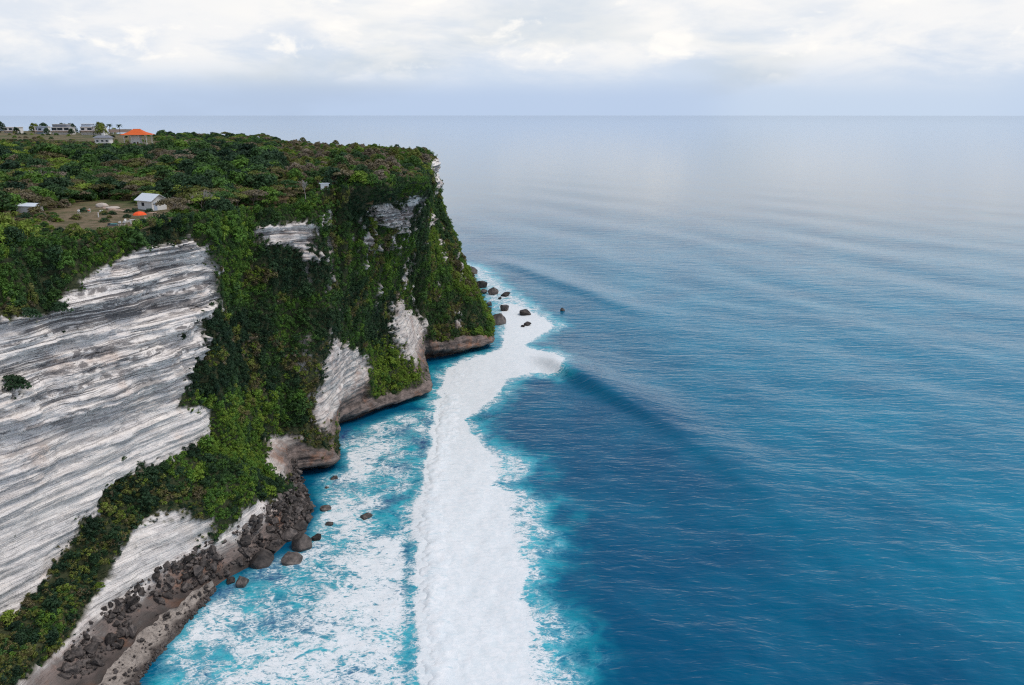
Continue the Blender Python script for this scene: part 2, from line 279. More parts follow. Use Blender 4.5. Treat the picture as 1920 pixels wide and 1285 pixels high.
VEG_MAP = '''
000000000999999999999999999999900000000000000000000000000000009999999999
000000000999999999999999999999000000000000000000000000000000009999999999
000000000999999999999999999999000000000000000000000000000000009999999999
000000000099999999999999999999000000000000000000000000000000009999999999
000000000099999999999999999999000000000000000000000000000000099999999999
000000000099999999999999999990000000000000000000000000000000099999999999
000000000099999999999999999990000000000000000000000000000000099999999999
000000000099999999999999999990000000000000000000000000000000099999999999
000000000009999999999999999900000000000000000000000000000000099999999999
000000000009999999999999999900000000000000000000000000000000999999999999
000000000009999999999999999900000000000000000000000000000000999999999999
000000000009999999999999999900000000000000000000000000000000999999999999
000000000009999999999999999000000000000000000000000000000000999999999999
000000000000999999999999999000000000000000000000000000000000999999999999
000000000000999999999999999000000000000000000000000000000000999999999999
000000000000999999999999999000000000000000000000000000000009999999999999
000000000000999999999999990000000000000000000000000000000009999999999999
000000000000599999999999990000000000000000000000000000000009999999999999
000000000000599999999999990000000000000000000000000000000009999999999999
000000000000499999999999980000000000000000000000000000000009999999999999
000000000000499999999999980000000000000000000000000000000099999999999999
000000000000499999999999800000000000000000000000000000000099999999999999
000000000000499999999999800000000000000000000000000000000099999999999999
000000000000499999999999800000000000000000000000000000000099999999999999
000000000000499999999998800000000000000000000000000000000099999999999999
000000000000499999999998000000000000000000000000000000000999999999999999
000000000000599999999995000000000000000000000000000000000999999999999999
000000000000799999999995000000000000000000000000000000000999999999999999
000000000000899999999995000000000000000000000000000000000999999999999999
000000000001999999999994000000000000000000000000000000000999999999999999
000000000000399999999992000000000000000000000000000000009999999999999999
000000000000089999999991000000000000000000000000000000009999999999999999
000000000000069999999993000000000000000000000020000000009999999999999999
000000000000049999999997000000000000000000000220000000009999999999999999
000000000000029999999999100000000000000000002960000000019999999999999999
000000000000006999999999200000000000000000008930000000019999999999999999
000000000000000699999999200000000000000000006100000000039999999999999999
000000000000000089999999200000000000000000000000000000049999999999999999
000000000000000049999999100000000000000000000000000000059999999999999999
000000000000000008999999100000000000000000000000000000069999999999999999
000000000000000007999999000000000000000000000000000069779999999999999999
000000000000000007999999000000000000000000000000000023289999999999999999
000000000000000007999999100000000000000000000000000000099999999999999999
000000000000000005999999400000000000000000000000000000299999999999999999
000000000000000005999999700000000000000000000000141000089999999999999999
000000000000000004999999940000000000000000000000670000059999999999999999
000000000000000004999999980000000000000000000001920000079999999999999999
000000000000000002999999970000000000000000000001400000099999999999999999
000000000001000002999999950000000000000000000000000000034899999999999999
000000000044000000999999920000000000000000000000000000000899999999999999
000000000082000000899999800000000000000000000000000000002999999999999999
000000000280000004899999600000000000000000000000000000004999999999999999
000000000350000079999999400000000000000000000000000000006999999999999999
000000000372014799999999300000000000000000000000000000008999999999999999
000000000399899999999999200000000000000000000000000000019999999999999999
000000000399999999999999200000000000000000000000000000029999999999999999
000000000399999999999999100000000000000000000000000000003799999999999999
000000000366999999999999200000000000000000000000000000000189999999999999
000000000000899999999999200000000000000000000000000000000599999999999999
000000000000799999999999200000000000000000000000000000002999999999999999
000000000000599999999999200000000000000000000000000000005999999999999999
000000000000499999999999200000000000000000000000000000007999999999999999
000000000000499999999999200000000000000000000000000000008999999999999999
000000000000499999999999200000000000000010000000000000009999999999999999
000000000000499999999999200027100000000030000000000000009999999999999999
000000000000499999999999200029940000000050000000000000009999999999999999
000000000000699999999999200019998100000170000000000000009999999999999999
000000000000799999999999200019999600000370000000000000007999999999999999
000000000000899999999999200019999940000370000000000000007999999999999999
000000000000999999999999300008999991000180000000000000006999999999999999
000000000000999999999999600007999993000063000000000000004999999999999999
000000000000999999999999920005999996000027000000000000003999999999999999
000000000000999999999999970007999999300005500000000000000899999999999999
000000000000999999999999998419999999973017910000000000000599999999999999
000000000000999999999999999999999999999789960000000000266899999999999999
000000000000999999999999999999999999999999992000000000699999999999999999
000000000000999999999999999999999999999999998100000000479999999999999999
000000000100999999999999999999999999999999999930010000000299999999999999
000000000310999999999999999999999999999999999995299764333499999999999999
000000000344999999999999999999999999999999999999999999999999999999999999
000000000378999999999999999999999999999999999999999999999999999999999999
000000122499999999999999999999999999999999999999999999999999999999999999
000000399999999999999999999999999999999999999999999999999999999999999999
000000399999999999999999999999999999999999999999999999999999999999999999
000000399999999999999999999999999999999999999999999999999999999999999999
000000399999998445799999999999999999999999999999999999999999999999999999
000000399999820000019999999999999999999999999999999999999999999999999999
000000399999300000005999999999999999999999999999999999999999999999999999
000000399995000000000899999999999999999999999999999999999899999999999999
000000299960000000000079999999999999999999999999999999996799999999999999
000000099700000000000005999999999999999999999999999999960799999999999999
000000097000000000000000039999999999999999999999999999700899999999999999
000000041000000000000000089999999999999999999999999998100799999999999999
000000000000000000000000499999999999999999999999999970000599999999999999
000000000000000000000004999999999999999999999999996200000499999999999999
000000000000000000000079999999999999999999999999940000000799999999999999
000000000000000000002899999999999999999999999999991000001999999999999999
000000000000000000018999999999999999999999999999940000004999999999999999
000000000000000000079999999999999999999999999999800000006999999999999999
000000000000000000699999999999999999999999999999700000008999999999999999
000000000000000007999999999999999999999999999999900000009999999999999999
000000000000000069999999999999999999999999999999920000029999999999999999
000000000000004899999999999999999999999999999999940000029999999999999999
000000000000005999999999999999999999999999999999973333249999999999999999
000000000000000999303346435799999999999999999999999999999999999999999999
000000000000122997000000000002444579999999999999999999999999999999999999
000000004899999970000000000000000000799999999999999999999999999999999999
000000007999999820000000000000000000799999999999999999999999999999999999
000000009999677200000000000000000001999999999999999999999999999999999999
000000099972010000000000000000000018999999999999999999999999999999999999
000000088400000000000000000000000189999999999999999999999999999999999999
000000888400000000000000000000001899999999999999999999999999999999999999
000000088400000000000000000000028999999999999999999999999999999999999999
000000000000000000000000000000399999964999999999999999999999999999999999
000000000000000000000000000002999999916999999999999999999999999999999999
000000000000000000000000000008999999729999999999999999999999999999999999
000000000000000000000000000049999999999999999999999999999999999999999999
000000031000000000000000000089999999999999999999999999999999999999999999
000000044000000000000000000299999999999999999999999999999999999999999999
000000003000000000000000000699999999999999999999999999984599999999999999
000000002000146764320000038999999999999999999999999999600799999999999999
000000000025559999999865899999999999999999999999999993001999999999999999
000000000000009999999999999999999999999999999999999940004999999999999999
000000000000049999999999999999999999999999999999999800007999999999999999
000000000000299999999999999999999999999999999999999200004999999999999999
000000000002999999999999999999999999999999999999996000000399999999999999
000000000002999999999999999999999999999999999999992000002899999999999999
000000000000699999999999999999999999999999999999950000039999999999999999
000000000000299999999999999999999999999999999999910000079999799999999999
000000000000089999999999986545999999999939999999500000199983399999999999
000000000000049999999985300000159999999326999999410002697300599999999999
000000000036799999996200000000008999999999999999998899940000899999999999
000000000189999995200000000000003999999999999999999999940002999999999999
000000000799999620000000000000002999999999999999999999940005999999999999
000000004999841000000000000000018999999999999999999999920169999999999999
000000009973000000000000000000389999999999999999999969922899999999999999
000000004100000000000000000006999999999999999999999839969999999999999999
000000000000000000000000000069999999999999999999999249999999999999999999
000000000000000000000000003899999999999999999999996059999999999999999999
000000000000000000000000169999999999999999999999991069999999999999999999
000000000000000000000004899999999999999999999999950079999999999999999999
000000000000134555554479999999999999999999999999910089999999999999999999
000000000003999999999999999999999999999999999999600079999999999999999999
000000000003999999999999999999999999999999999999400079999999900999999999
000000000003999999999999999999999999999999999998000069999999100299999999
000000000003999999999999999999999999999999999999000069999999100099999999
000000000000799999999999999999999999999999999999000059999999000099999999
000000000000299999999999999999999999999999999999300079999999000089999999
000000000000039999999999999999999999999999999999200009999999900039999999
000000000000004999999999999999999999999999999999500189999900000029999999
000000000000000799999999999999999999999999999999402999999900000007999999
000000000000000499999999999999999999999999999999549999999910000004999999
000000000000000799999999999999999999999999999999999999999600000001999999
000000000000002999999999999999999999999999999999999999999700000000799999
000000000000006999999999999999999999999999999999999999999000000000399999
000000000000029999999999999999999999999999999999999999999200000000099999
000000000000079999999999999999999999999999999999999999999600000000029999
000000000000499999999999999999999999999999999999999999999000000000008999
000000000005999999999999999999999999999999999999999999999000000000005999
000000000499999999999999999999999999999999999999999999995000000000000999
000000000499999999999999999999999999999999999999999999999000000000009999
000000000499999999999999999999999999999999999999999999999900000000399999
000000000499999999999999999999999999999999999999999999930000000000799999
000000000499999999999999999999999999999999999999999999800000000003999999
000000000499999999999999999999999999999999999999999999300000000006999999
000000000499999999999999999999999999999999999999999998000000000006999999
000000000499999999999999999999999999999999999999999994000000999999999999
000000000499999999999999999999999999999999999999999940000000999999999999
000000000499999999999999999999999999999999999999999940000000999999999999
000000000499999999999999999999999999999999999999999940000009999999999999
000000000499999999999999999999999999999999999999999940000009999999999999
000000000499999999999999999999999999999999999999999940000099999999999999
000000000499999999999999999999999999999999999999999940000999999999999999
000000000499999999999999999999999999999999999999999940000999999999999999
000000000499999999999999999999999999999999999999999940009999999999999999
000000000499999999999999999999999999999999999999999940009999999999999999
'''.split()

VEGM = np.array([[int(c) for c in r] for r in VEG_MAP], float) / 9.0
for _ in range(2):
    _p = np.pad(VEGM, 2, 'edge'); VEGM = sum(_p[2 + a:2 + a + VEGM.shape[0], 2 + b:2 + b + VEGM.shape[1]] for a in (-2, -1, 0, 1, 2) for b in (-1, 0, 1)) / 15.0
def veg_at(u, v):
    a = np.clip(u / 20.0 * VEGM.shape[0] - 0.5, 0, VEGM.shape[0] - 1.001)
    b = np.clip((v - 1.0) / 9.0 * VEGM.shape[1] - 0.5, 0, VEGM.shape[1] - 1.001)
    i, j = np.floor(a).astype(int), np.floor(b).astype(int); f, g = a - i, b - j
    M = VEGM
    r = (M[i, j] * (1 - f) + M[i + 1, j] * f) * (1 - g) + (M[i, j + 1] * (1 - f) + M[i + 1, j + 1] * f) * g
    return np.where(v >= 9.7, 1.0, np.where(u > 20, np.where(v > 3, 1.0, 0.0), r))
UU = np.repeat(US[:, None], len(VS), 1); VV = np.repeat(VS[None, :], len(US), 0)
ALONG = np.concatenate([[0], np.cumsum(np.linalg.norm(np.diff(G0[:, len(VS) // 2], axis=0), axis=1))])
AL = np.repeat(ALONG[:, None], len(VS), 1)
X0, Y0, Z0 = G0[..., 0], G0[..., 1], G0[..., 2]
VEGB = veg_at(UU, VV)
VEG = smooth(0.38, 0.60, VEGB + (fbm(AL * 0.30, Z0 * 0.34, VV, 4, 3) - 0.5) * 1.05 + (fbm(AL * 1.3, Z0 * 1.3, None, 3, 4) - 0.5) * 0.55)
_bare = smooth(0.60, 0.68, fbm(AL * 0.11, Z0 * 0.07, None, 4, 19)) * (UU > 9.4) * (UU < 18) * smooth(8.6, 8.0, VV) * smooth(0.45, 0.6, fbm(AL * 0.6, Z0 * 0.5, None, 3, 23))
VEG = VEG * (1 - 0.95 * _bare)
def build_coast():
    zz = Z0 + 0.02 * AL + (fbm(AL * 0.03, Z0 * 0.02, None, 3, 77) - 0.5) * 1.6
    led = fbm(AL * 0.028, zz * 0.62, None, 5, 21, 0.58)
    led2 = fbm(AL * 0.10, zz * 2.1, None, 3, 51, 0.6)
    blocky = np.abs(fbm(X0 * 0.11, Y0 * 0.11, Z0 * 0.09, 4, 31) - 0.5)
    steep = smooth(0.92, 0.55, np.abs(N0[..., 2]))
    cap = smooth(0.30, 0.62, led) - 0.5
    def strata(t, fl_, sd):
        k = zz / t + (fbm(AL * 0.04, zz * 0.02, None, 2, sd + 5) - 0.5) * 0.8; i = np.floor(k); f = k - i
        a = vnoise(AL * fl_ + i * 17.31, i * 3.7, None, sd); b = vnoise(AL * fl_ + (i + 1) * 17.31, (i + 1) * 3.7, None, sd)
        return a + (b - a) * smooth(0.80, 1.0, f) - 0.5
    upper = 0.35 + 0.65 * smooth(28, 50, zz)
    sharp = (strata(3.4, 0.05, 200) * 3.2 + strata(1.3, 0.14, 210) * 2.0) * upper + strata(0.62, 0.25, 220) * 0.7 * upper + upper * 1.9 * (np.floor(4 * vnoise(AL * 0.16, zz * 0.22, None, 230)) / 4 - 0.4)
    rockd = steep * (sharp + (led - 0.5) * 1.2 + (led2 - 0.5) * 0.5) - blocky * (1.5 + 1.5 * smooth(8.5, 10, UU)) + 0.4 + (fbm(AL * 0.45, zz * 0.35, None, 4, 9) - 0.5) * (0.35 + 0.85 * np.maximum(upper, smooth(8.5, 10, UU)))
    vegd = (fbm(X0 * 0.09, Y0 * 0.09, Z0 * 0.09, 4, 41) - 0.5) * 4.5 + 0.3 + steep * (np.abs(fbm(AL * 0.10 + 0.4 * fbm(Z0 * .06, AL * .02, None, 2, 43), Z0 * 0.012, None, 3, 42) - 0.5) * 9 - 1.6)
    fl = smooth(8.6, 9.6, VV)
    far = smooth(20.5, 22.0, UU)
    d = (rockd * (1 - VEG) + vegd * VEG) * (1 - fl) + fl * (fbm(X0 * 0.15, Y0 * 0.15, None, 3, 5) - 0.5) * 0.5
    d = d + far * (1 - fl) * smooth(82, 60, Z0) * (fbm(X0 * 0.02, Y0 * 0.02, Z0 * 0.02, 4, 6) - 0.5) * 30
    d = d * smooth(0.5, np.where(UU > 9, 1.3, 2.2), VV)
    low = smooth(6.0, 0.5, Z0) * (UU < 5.8)
    d = d * (1 - 0.75 * low)
    G = G0 + N0 * d[..., None]
    return G, led, zz
GC, LED, ZZ = build_coast()
NC = normals(GC)
if NC[len(US) // 3, len(VS) // 2, 0] < 0: NC = -NC
bayr = smooth(9.0, 10.5, UU)
TONE = np.clip(bayr * (0.30 + 0.75 * smooth(15, 3, Z0) + 0.25 * (fbm(X0 * .2, Y0 * .2, Z0 * .2, 3, 15) - .5)) + (1 - bayr) * smooth(9.0, 2.0, Z0 + 6 * (fbm(X0 * .25, Y0 * .25, None, 3, 17) - .5)) * 0.8, 0, 1)
TONE = np.clip(np.maximum(TONE * smooth(62, 45, Z0), 0.30 * bayr * smooth(72, 66, Z0)) + 0.10 * bayr, 0, 1)

# limestone
t = NT('limestone')
cxyz = t.n('ShaderNodeCombineXYZ'); t.l(t.attr('along'), cxyz.inputs[0]); t.l(t.attr('bed'), cxyz.inputs[1])
def bed_noise(sa, sz, det, rough=0.6, off=(0, 0, 0)):
    m = t.n('ShaderNodeMapping'); t.l(cxyz.outputs[0], m.inputs[0]); m.inputs['Scale'].default_value = (sa, sz, 1); m.inputs['Location'].default_value = off
    n = t.n('ShaderNodeTexNoise', noise_dimensions='2D'); t.l(m.outputs[0], n.inputs['Vector']); n.inputs['Scale'].default_value = 1.0; n.inputs['Detail'].default_value = det; n.inputs['Roughness'].default_value = rough
    return n.outputs['Fac']
band = bed_noise(0.02, 0.62, 6, 0.6)
fine = bed_noise(0.06, 2.4, 5, 0.6, (3, 7, 0))
blot = t.noise(0.13, 6, 0.6)
grit = t.noise(1.6, 8, 0.7)
pock = t.noise(0.42, 7, 0.68, stretch=(0.8, 0.8, 1.5), off=(4, 9, 2), dist=0.4)
c = t.mix(t.ramp(blot, 0.35, 0.65), (0.80, 0.735, 0.68), (0.68, 0.63, 0.605))
c = t.mix(t.ramp(grit, 0.35, 0.75), c, (0.85, 0.795, 0.74))
c = t.mix(t.math('MULTIPLY', t.ramp(t.noise(0.09, 5, 0.6, off=(7, 3, 1)), 0.55, 0.72), 0.55), c, (0.62, 0.46, 0.36))
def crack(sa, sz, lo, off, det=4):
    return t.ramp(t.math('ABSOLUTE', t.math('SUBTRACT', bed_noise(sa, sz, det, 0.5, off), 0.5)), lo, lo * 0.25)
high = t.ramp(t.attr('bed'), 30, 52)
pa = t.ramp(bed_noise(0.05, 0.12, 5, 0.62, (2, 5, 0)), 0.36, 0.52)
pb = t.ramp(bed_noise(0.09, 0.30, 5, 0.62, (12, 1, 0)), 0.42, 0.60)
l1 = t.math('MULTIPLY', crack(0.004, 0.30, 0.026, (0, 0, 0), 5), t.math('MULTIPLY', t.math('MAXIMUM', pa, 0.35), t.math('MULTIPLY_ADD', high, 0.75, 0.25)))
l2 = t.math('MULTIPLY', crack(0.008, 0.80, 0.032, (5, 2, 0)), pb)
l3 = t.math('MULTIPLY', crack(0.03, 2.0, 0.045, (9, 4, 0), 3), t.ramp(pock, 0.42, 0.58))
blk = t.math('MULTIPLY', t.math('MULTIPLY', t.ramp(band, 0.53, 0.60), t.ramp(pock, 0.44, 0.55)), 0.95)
crevice_shade = t.math('MAXIMUM', t.math('MAXIMUM', l1, t.math('MULTIPLY', l2, t.math('MULTIPLY_ADD', high, 0.40, 0.38))), t.math('MAXIMUM', t.math('MULTIPLY', l3, t.math('MULTIPLY_ADD', high, 0.25, 0.22)), t.math('MULTIPLY', blk, t.math('MULTIPLY_ADD', high, 0.7, 0.3))))  # shade of crevices and ledges, painted as dark lines and blotches, stronger higher up
c = t.mix(t.math('MULTIPLY', crevice_shade, 0.85), c, (0.075, 0.068, 0.072))
brown = t.mix(t.ramp(pock, 0.36, 0.64), (0.075, 0.062, 0.056), (0.235, 0.185, 0.165))
brown = t.mix(t.math('MULTIPLY', t.ramp(blot, 0.52, 0.66), 0.6), brown, (0.33, 0.15, 0.08))
tone = t.attr('tone')
tn = t.math('ADD', tone, t.math('MULTIPLY', t.math('SUBTRACT', pock, 0.5), 0.9))
c = t.mix(t.ramp(tn, 0.12, 0.85), c, brown)
wet = t.attr('wet')
c = t.mix(t.math('MULTIPLY', wet, 0.85), c, (0.028, 0.024, 0.022))
soil = t.mix(t.ramp(t.noise(0.35, 6, 0.65), 0.35, 0.65), (0.19, 0.135, 0.082), (0.082, 0.072, 0.030))
litter = t.mix(t.ramp(grit, 0.35, 0.65), (0.022, 0.034, 0.014), (0.062, 0.066, 0.03))
gcov = t.mix(t.attr('flat'), litter, soil)
c = t.mix(t.attr('veg'), c, gcov)
nb = t.bump(fine, 0.8, 0.4); nb = t.bump(t.math('MULTIPLY', crevice_shade, -1.0), 0.8, 0.3, nb); nb = t.bump(pock, 0.8, 0.6, nb); nb = t.bump(grit, 0.6, 0.15, nb)
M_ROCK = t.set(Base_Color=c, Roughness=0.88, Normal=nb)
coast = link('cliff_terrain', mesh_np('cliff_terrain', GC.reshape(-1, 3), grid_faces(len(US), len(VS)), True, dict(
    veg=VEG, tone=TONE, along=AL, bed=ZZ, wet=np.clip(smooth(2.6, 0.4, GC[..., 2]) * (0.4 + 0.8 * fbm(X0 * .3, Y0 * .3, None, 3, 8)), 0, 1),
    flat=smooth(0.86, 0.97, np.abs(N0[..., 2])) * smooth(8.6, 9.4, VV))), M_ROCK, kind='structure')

# plateau
RIM = CT[:, 9, :2]
POLY = np.vstack([RIM, [(-2600, 1300), (-2600, -200), (-300, -200), (-160, -20)]])
def rim_dist(x, y):
    """signed distance to the plateau's edge, positive inland"""
    x = np.asarray(x, float); y = np.asarray(y, float)
    d = np.full(x.shape, 1e9); ins = np.zeros(x.shape, bool); n = len(POLY)
    for i in range(n):
        a, b = POLY[i], POLY[(i + 1) % n]; e = b - a
        tt = np.clip(((x - a[0]) * e[0] + (y - a[1]) * e[1]) / (e @ e), 0, 1)
        d = np.minimum(d, np.hypot(x - a[0] - tt * e[0], y - a[1] - tt * e[1]))
        ins ^= ((a[1] > y) != (b[1] > y)) & (x < e[0] * (y - a[1]) / (e[1] + 1e-12) + a[0])
    return np.where(ins, d, -d)
def plateau_z(x, y, s):
    return (74.2 + 3.9 * smooth(185, 240, np.asarray(y, float) + 0.9 * (np.asarray(x, float) + 60)) + 0.9 * smooth(0, 34, s) + 5.6 * smooth(30, 220, s)
            + (fbm(np.asarray(x) * 0.012, np.asarray(y) * 0.012, None, 3, 61) - 0.5) * 2.2 * smooth(20, 120, s)
            + 2.8 * smooth(440, 585, np.asarray(y, float)) * smooth(-0.40, -0.46, np.asarray(x, float) / np.maximum(np.asarray(y, float), 1.0)))
gx = np.concatenate([np.arange(-1500, -420, 20), np.arange(-420, 10, 4.0)])
gy = np.concatenate([np.arange(-60, 420, 4.0), np.arange(420, 1120, 14.0)])
PX, PY = np.meshgrid(gx, gy, indexing='ij'); PS = rim_dist(PX, PY)
PZ = plateau_z(PX, PY, PS) - 0.25 - 6 * smooth(12, 4, PS)
pf = grid_faces(len(gx), len(gy)); keep = (PS.ravel()[pf] > 4).all(1)
t = NT('dry_ground')
c = t.mix(t.ramp(t.noise(0.3, 7, 0.65), 0.35, 0.65), (0.20, 0.14, 0.085), (0.080, 0.075, 0.030))
c = t.mix(t.ramp(t.noise(0.05, 5, 0.6), 0.45, 0.65), c, (0.055, 0.075, 0.02))
M_SOIL = t.set(Base_Color=c, Roughness=0.95, Normal=t.bump(t.noise(2.0, 6, 0.7), 0.6, 0.2))
link('plateau_ground', mesh_np('plateau_ground', np.stack([PX, PY, PZ], -1).reshape(-1, 3), pf[keep]), M_SOIL, kind='structure')
_tv = VV.ravel() >= 9.0
_TX, _TY, _TZ = GC[..., 0].ravel()[_tv], GC[..., 1].ravel()[_tv], GC[..., 2].ravel()[_tv]
def ground_z(x, y):
    s = float(rim_dist(np.array([x]), np.array([y]))[0])
    z = float(plateau_z(np.array([x]), np.array([y]), np.array([s]))[0]) - 0.25
    if s < 34:
        d = np.hypot(_TX - x, _TY - y); k = np.argsort(d)[:4]
        if d[k[0]] < 3.0: z = max(float(_TZ[k].mean()), z if s > 14 else -9)
    return z

# ------------------------------------------------------------------ sea
BAND = np.array([(-17.2, 105.7), (-19.7, 123.5), (-22.9, 144.7), (-26.1, 172.7), (-26.6, 196.9), (-26.8, 227.8), (-28.5, 262.7), (-27.7, 287.2), (-17.7, 299.6), (-5.7, 312.3), (-3.9, 361.0), (-17.1, 432.9), (-30.7, 506.9), (-21.3, 497.6), (-3.1, 432.9), (11.2, 388.1), (23.0, 351.2), (14.8, 337.3), (7.0, 316.2), (18.0, 304.8), (22.9, 291.2), (18.5, 275.7), (8.3, 278.8), (0.0, 271.4), (-4.8, 254.4), (-10.2, 245.6), (-14.6, 234.5), (-11.9, 223.5), (-4.9, 211.4), (5.4, 201.1), (4.5, 195.2), (-2.9, 188.7), (3.6, 184.1), (8.5, 175.4), (7.5, 162.4), (7.3, 150.9), (5.1, 140.8), (7.0, 130.0), (8.7, 123.5), (10.7, 114.8), (11.3, 105.7)])
CORE = np.array([(-16.3, 105.7), (-21.2, 140.8), (-24.4, 172.7), (-25.1, 203.9), (-26.0, 246.6), (-23.4, 287.2), (-4.5, 304.8), (0.0, 287.2), (-6.0, 268.4), (-16.1, 236.9), (-9.4, 203.9), (-4.1, 172.7), (-1.1, 140.8), (0.0, 105.7)])
CORE_OUTER = np.array([(-19.2, 287.2), (-6.8, 307.0), (-3.8, 346.4), (-2.8, 391.6), (10.8, 371.4), (19.1, 349.2), (9.7, 332.9), (5.8, 316.2), (16.8, 303.3), (21.9, 290.6), (18.2, 278.2), (8.4, 282.0), (-4.1, 274.4), (-14.8, 246.6)])
LAGOON = np.array([(-64.5, 105.7), (-65.4, 125.1), (-63.3, 138.9), (-58.7, 148.8), (-49.7, 155.3), (-48.9, 172.7), (-54.7, 190.3), (-47.2, 196.9), (-56.5, 221.4), (-42.6, 234.5), (-26.9, 246.6), (-25.1, 227.8), (-24.3, 196.9), (-25.1, 172.7), (-21.7, 140.8), (-16.8, 105.7)])
def poly_sd(P, x, y):
    d = np.full(x.shape, 1e9); ins = np.zeros(x.shape, bool); n = len(P)
    for i in range(n):
        a, b = P[i], P[(i + 1) % n]; e = b - a
        tt = np.clip(((x - a[0]) * e[0] + (y - a[1]) * e[1]) / (e @ e + 1e-9), 0, 1)
        d = np.minimum(d, np.hypot(x - a[0] - tt * e[0], y - a[1] - tt * e[1]))
        ins ^= ((a[1] > y) != (b[1] > y)) & (x < e[0] * (y - a[1]) / (e[1] + 1e-12) + a[0])
    return np.where(ins, d, -d)
WAVES = [(86, 0.32, 0.0), (118, 0.20, 0.32), (47, 0.13, -0.25), (29, 0.08, 0.45), (19, 0.055, -0.6), (12.5, 0.05, 0.9), (8.3, 0.035, 0.2), (5.7, 0.024, -0.9), (4.1, 0.016, 0.6), (3.0, 0.011, -0.3)]
def sea_z(x, y, cell=None):
    h = np.zeros(np.shape(x))
    amp = 0.55 + 0.9 * fbm(x * 0.008, y * 0.008, None, 3, 71)
    wx_ = (fbm(x * 0.011, y * 0.011, None, 2, 73) - 0.5) * 34
    for i, (lam, a, dth) in enumerate(WAVES):
        th = math.atan2(-0.5, -0.87) + dth
        ph = 2 * math.pi * ((x * math.cos(th) + y * math.sin(th)) + wx_ * (1 if lam > 40 else 0.5) + 13.7 * i) / lam
        w = a * (np.sin(ph) + 0.25 * np.sin(2 * ph + 0.6))
        if cell is not None: w = w * smooth(0.45, 0.2, cell / lam)
        h += w * (amp if i else 1.0)
    # the shoulder of the breaking wave, running away from its breaking end
    q = 0.87 * x + 0.5 * y; tt = 0.5 * x - 0.87 * y
    q0 = 158.0 + 0.0012 * (tt + 232) ** 2 * (tt < -232) - 0.0016 * np.maximum(tt + 200, 0) ** 2
    env = smooth(-262, -238, tt) * (1 - 0.80 * smooth(-236, -150, tt)) * smooth(-70, -150, tt)
    dq = q - q0
    h = h + 3.6 * env * np.where(dq < 0, np.exp(-(dq / 3.8) ** 2), np.exp(-(dq / 13.0) ** 2))
    # a second line of swell further out
    q1 = 246.0; dq = q - q1 + 0.04 * (tt + 380)
    h = h + 1.5 * smooth(-480, -430, tt) * smooth(-260, -360, tt) * np.where(dq < 0, np.exp(-(dq / 5.0) ** 2), np.exp(-(dq / 15.0) ** 2))
    return h
def foam_at(x, y):
    wob = (fbm(x * 0.16, y * 0.16, None, 4, 81) - 0.5) * 9
    b = poly_sd(BAND, x, y); cdist = np.maximum(poly_sd(CORE, x, y), poly_sd(CORE_OUTER, x, y) * 1.5); lg = poly_sd(LAGOON, x, y)
    thick = smooth(-1.5, 3.5, b + wob * 0.35)
    f = thick * (0.46 + 0.40 * smooth(-7, 1, cdist + wob))
    f = np.maximum(f, 0.42 * smooth(-7.5, 1.0, b + wob))                       # torn lace outside the band
    patch = fbm(x * 0.07, y * 0.07, None, 4, 83)
    lag = smooth(-3, 3, lg + wob * 0.3) * (0.43 + 0.55 * (patch - 0.5) - 0.10 * smooth(205, 225, y))
    f = np.maximum(f, lag)
    return np.clip(f, 0, 1.05), thick, np.maximum(smooth(-12, 2, b + wob), 0.9 * smooth(-4, 4, lg)), smooth(-3, 3, lg)
deps = np.concatenate([np.radians(np.linspace(66, 8, 330)), np.radians(np.geomspace(7.85, 0.095, 150))])
azs = np.radians(np.linspace(-56, 56, 760))
DD = (H_CAM / np.tan(deps))[:, None]; AZ = azs[None, :]
SX, SY = DD * np.sin(AZ), DD * np.cos(AZ)
cell = np.abs(np.gradient(DD[:, 0]))[:, None] * np.ones_like(SX)
nearm = (SY < 700)
foam = np.zeros_like(SX); aer = np.zeros_like(SX); lagm = np.zeros_like(SX); thick = np.zeros_like(SX)
i = nearm & (np.abs(SX) < 140)
foam[i], thick[i], aer[i], lagm[i] = foam_at(SX[i], SY[i])
SZ = sea_z(SX, SY, cell)
shore = smooth(-0.2, 1.0, lagm)
SZ = SZ * (1 - 0.75 * lagm) + (0.35 * (fbm(SX * 0.35, SY * 0.35, None, 4, 85) - 0.5)) * np.maximum(lagm, aer) * (cell < 3)
SZ = np.clip(SZ, -2.2, 5)

t = NT('sea_water')
f = t.attr('foam'); ae = t.attr('aerated'); lag = t.attr('lagoon')
n1 = t.noise(0.16, 7, 0.62, dist=0.6); n2 = t.noise(0.8, 7, 0.66, dist=0.9); n3 = t.noise(0.032, 4, 0.55)
vm = t.n('ShaderNodeMapping'); t.l(t.tc.outputs['Object'], vm.inputs[0]); vm.inputs['Scale'].default_value = (0.8, 1.25, 1.0)
wn = t.n('ShaderNodeTexNoise'); t.l(vm.outputs[0], wn.inputs['Vector']); wn.inputs['Scale'].default_value = 0.34; wn.inputs['Detail'].default_value = 4
va = t.n('ShaderNodeVectorMath', operation='MULTIPLY_ADD'); t.l(wn.outputs['Color'], va.inputs[0]); va.inputs[1].default_value = (5.0, 5.0, 0); t.l(vm.outputs[0], va.inputs[2])
vo = t.n('ShaderNodeTexVoronoi', feature='DISTANCE_TO_EDGE'); t.l(va.outputs[0], vo.inputs['Vector']); vo.inputs['Scale'].default_value = 0.62
vo2 = t.n('ShaderNodeTexVoronoi', feature='DISTANCE_TO_EDGE'); t.l(va.outputs[0], vo2.inputs['Vector']); vo2.inputs['Scale'].default_value = 1.6
rg1 = t.math('ABSOLUTE', t.math('SUBTRACT', t.noise(0.24, 5, 0.58, stretch=(0.75, 1.2, 1), dist=1.1), 0.5))
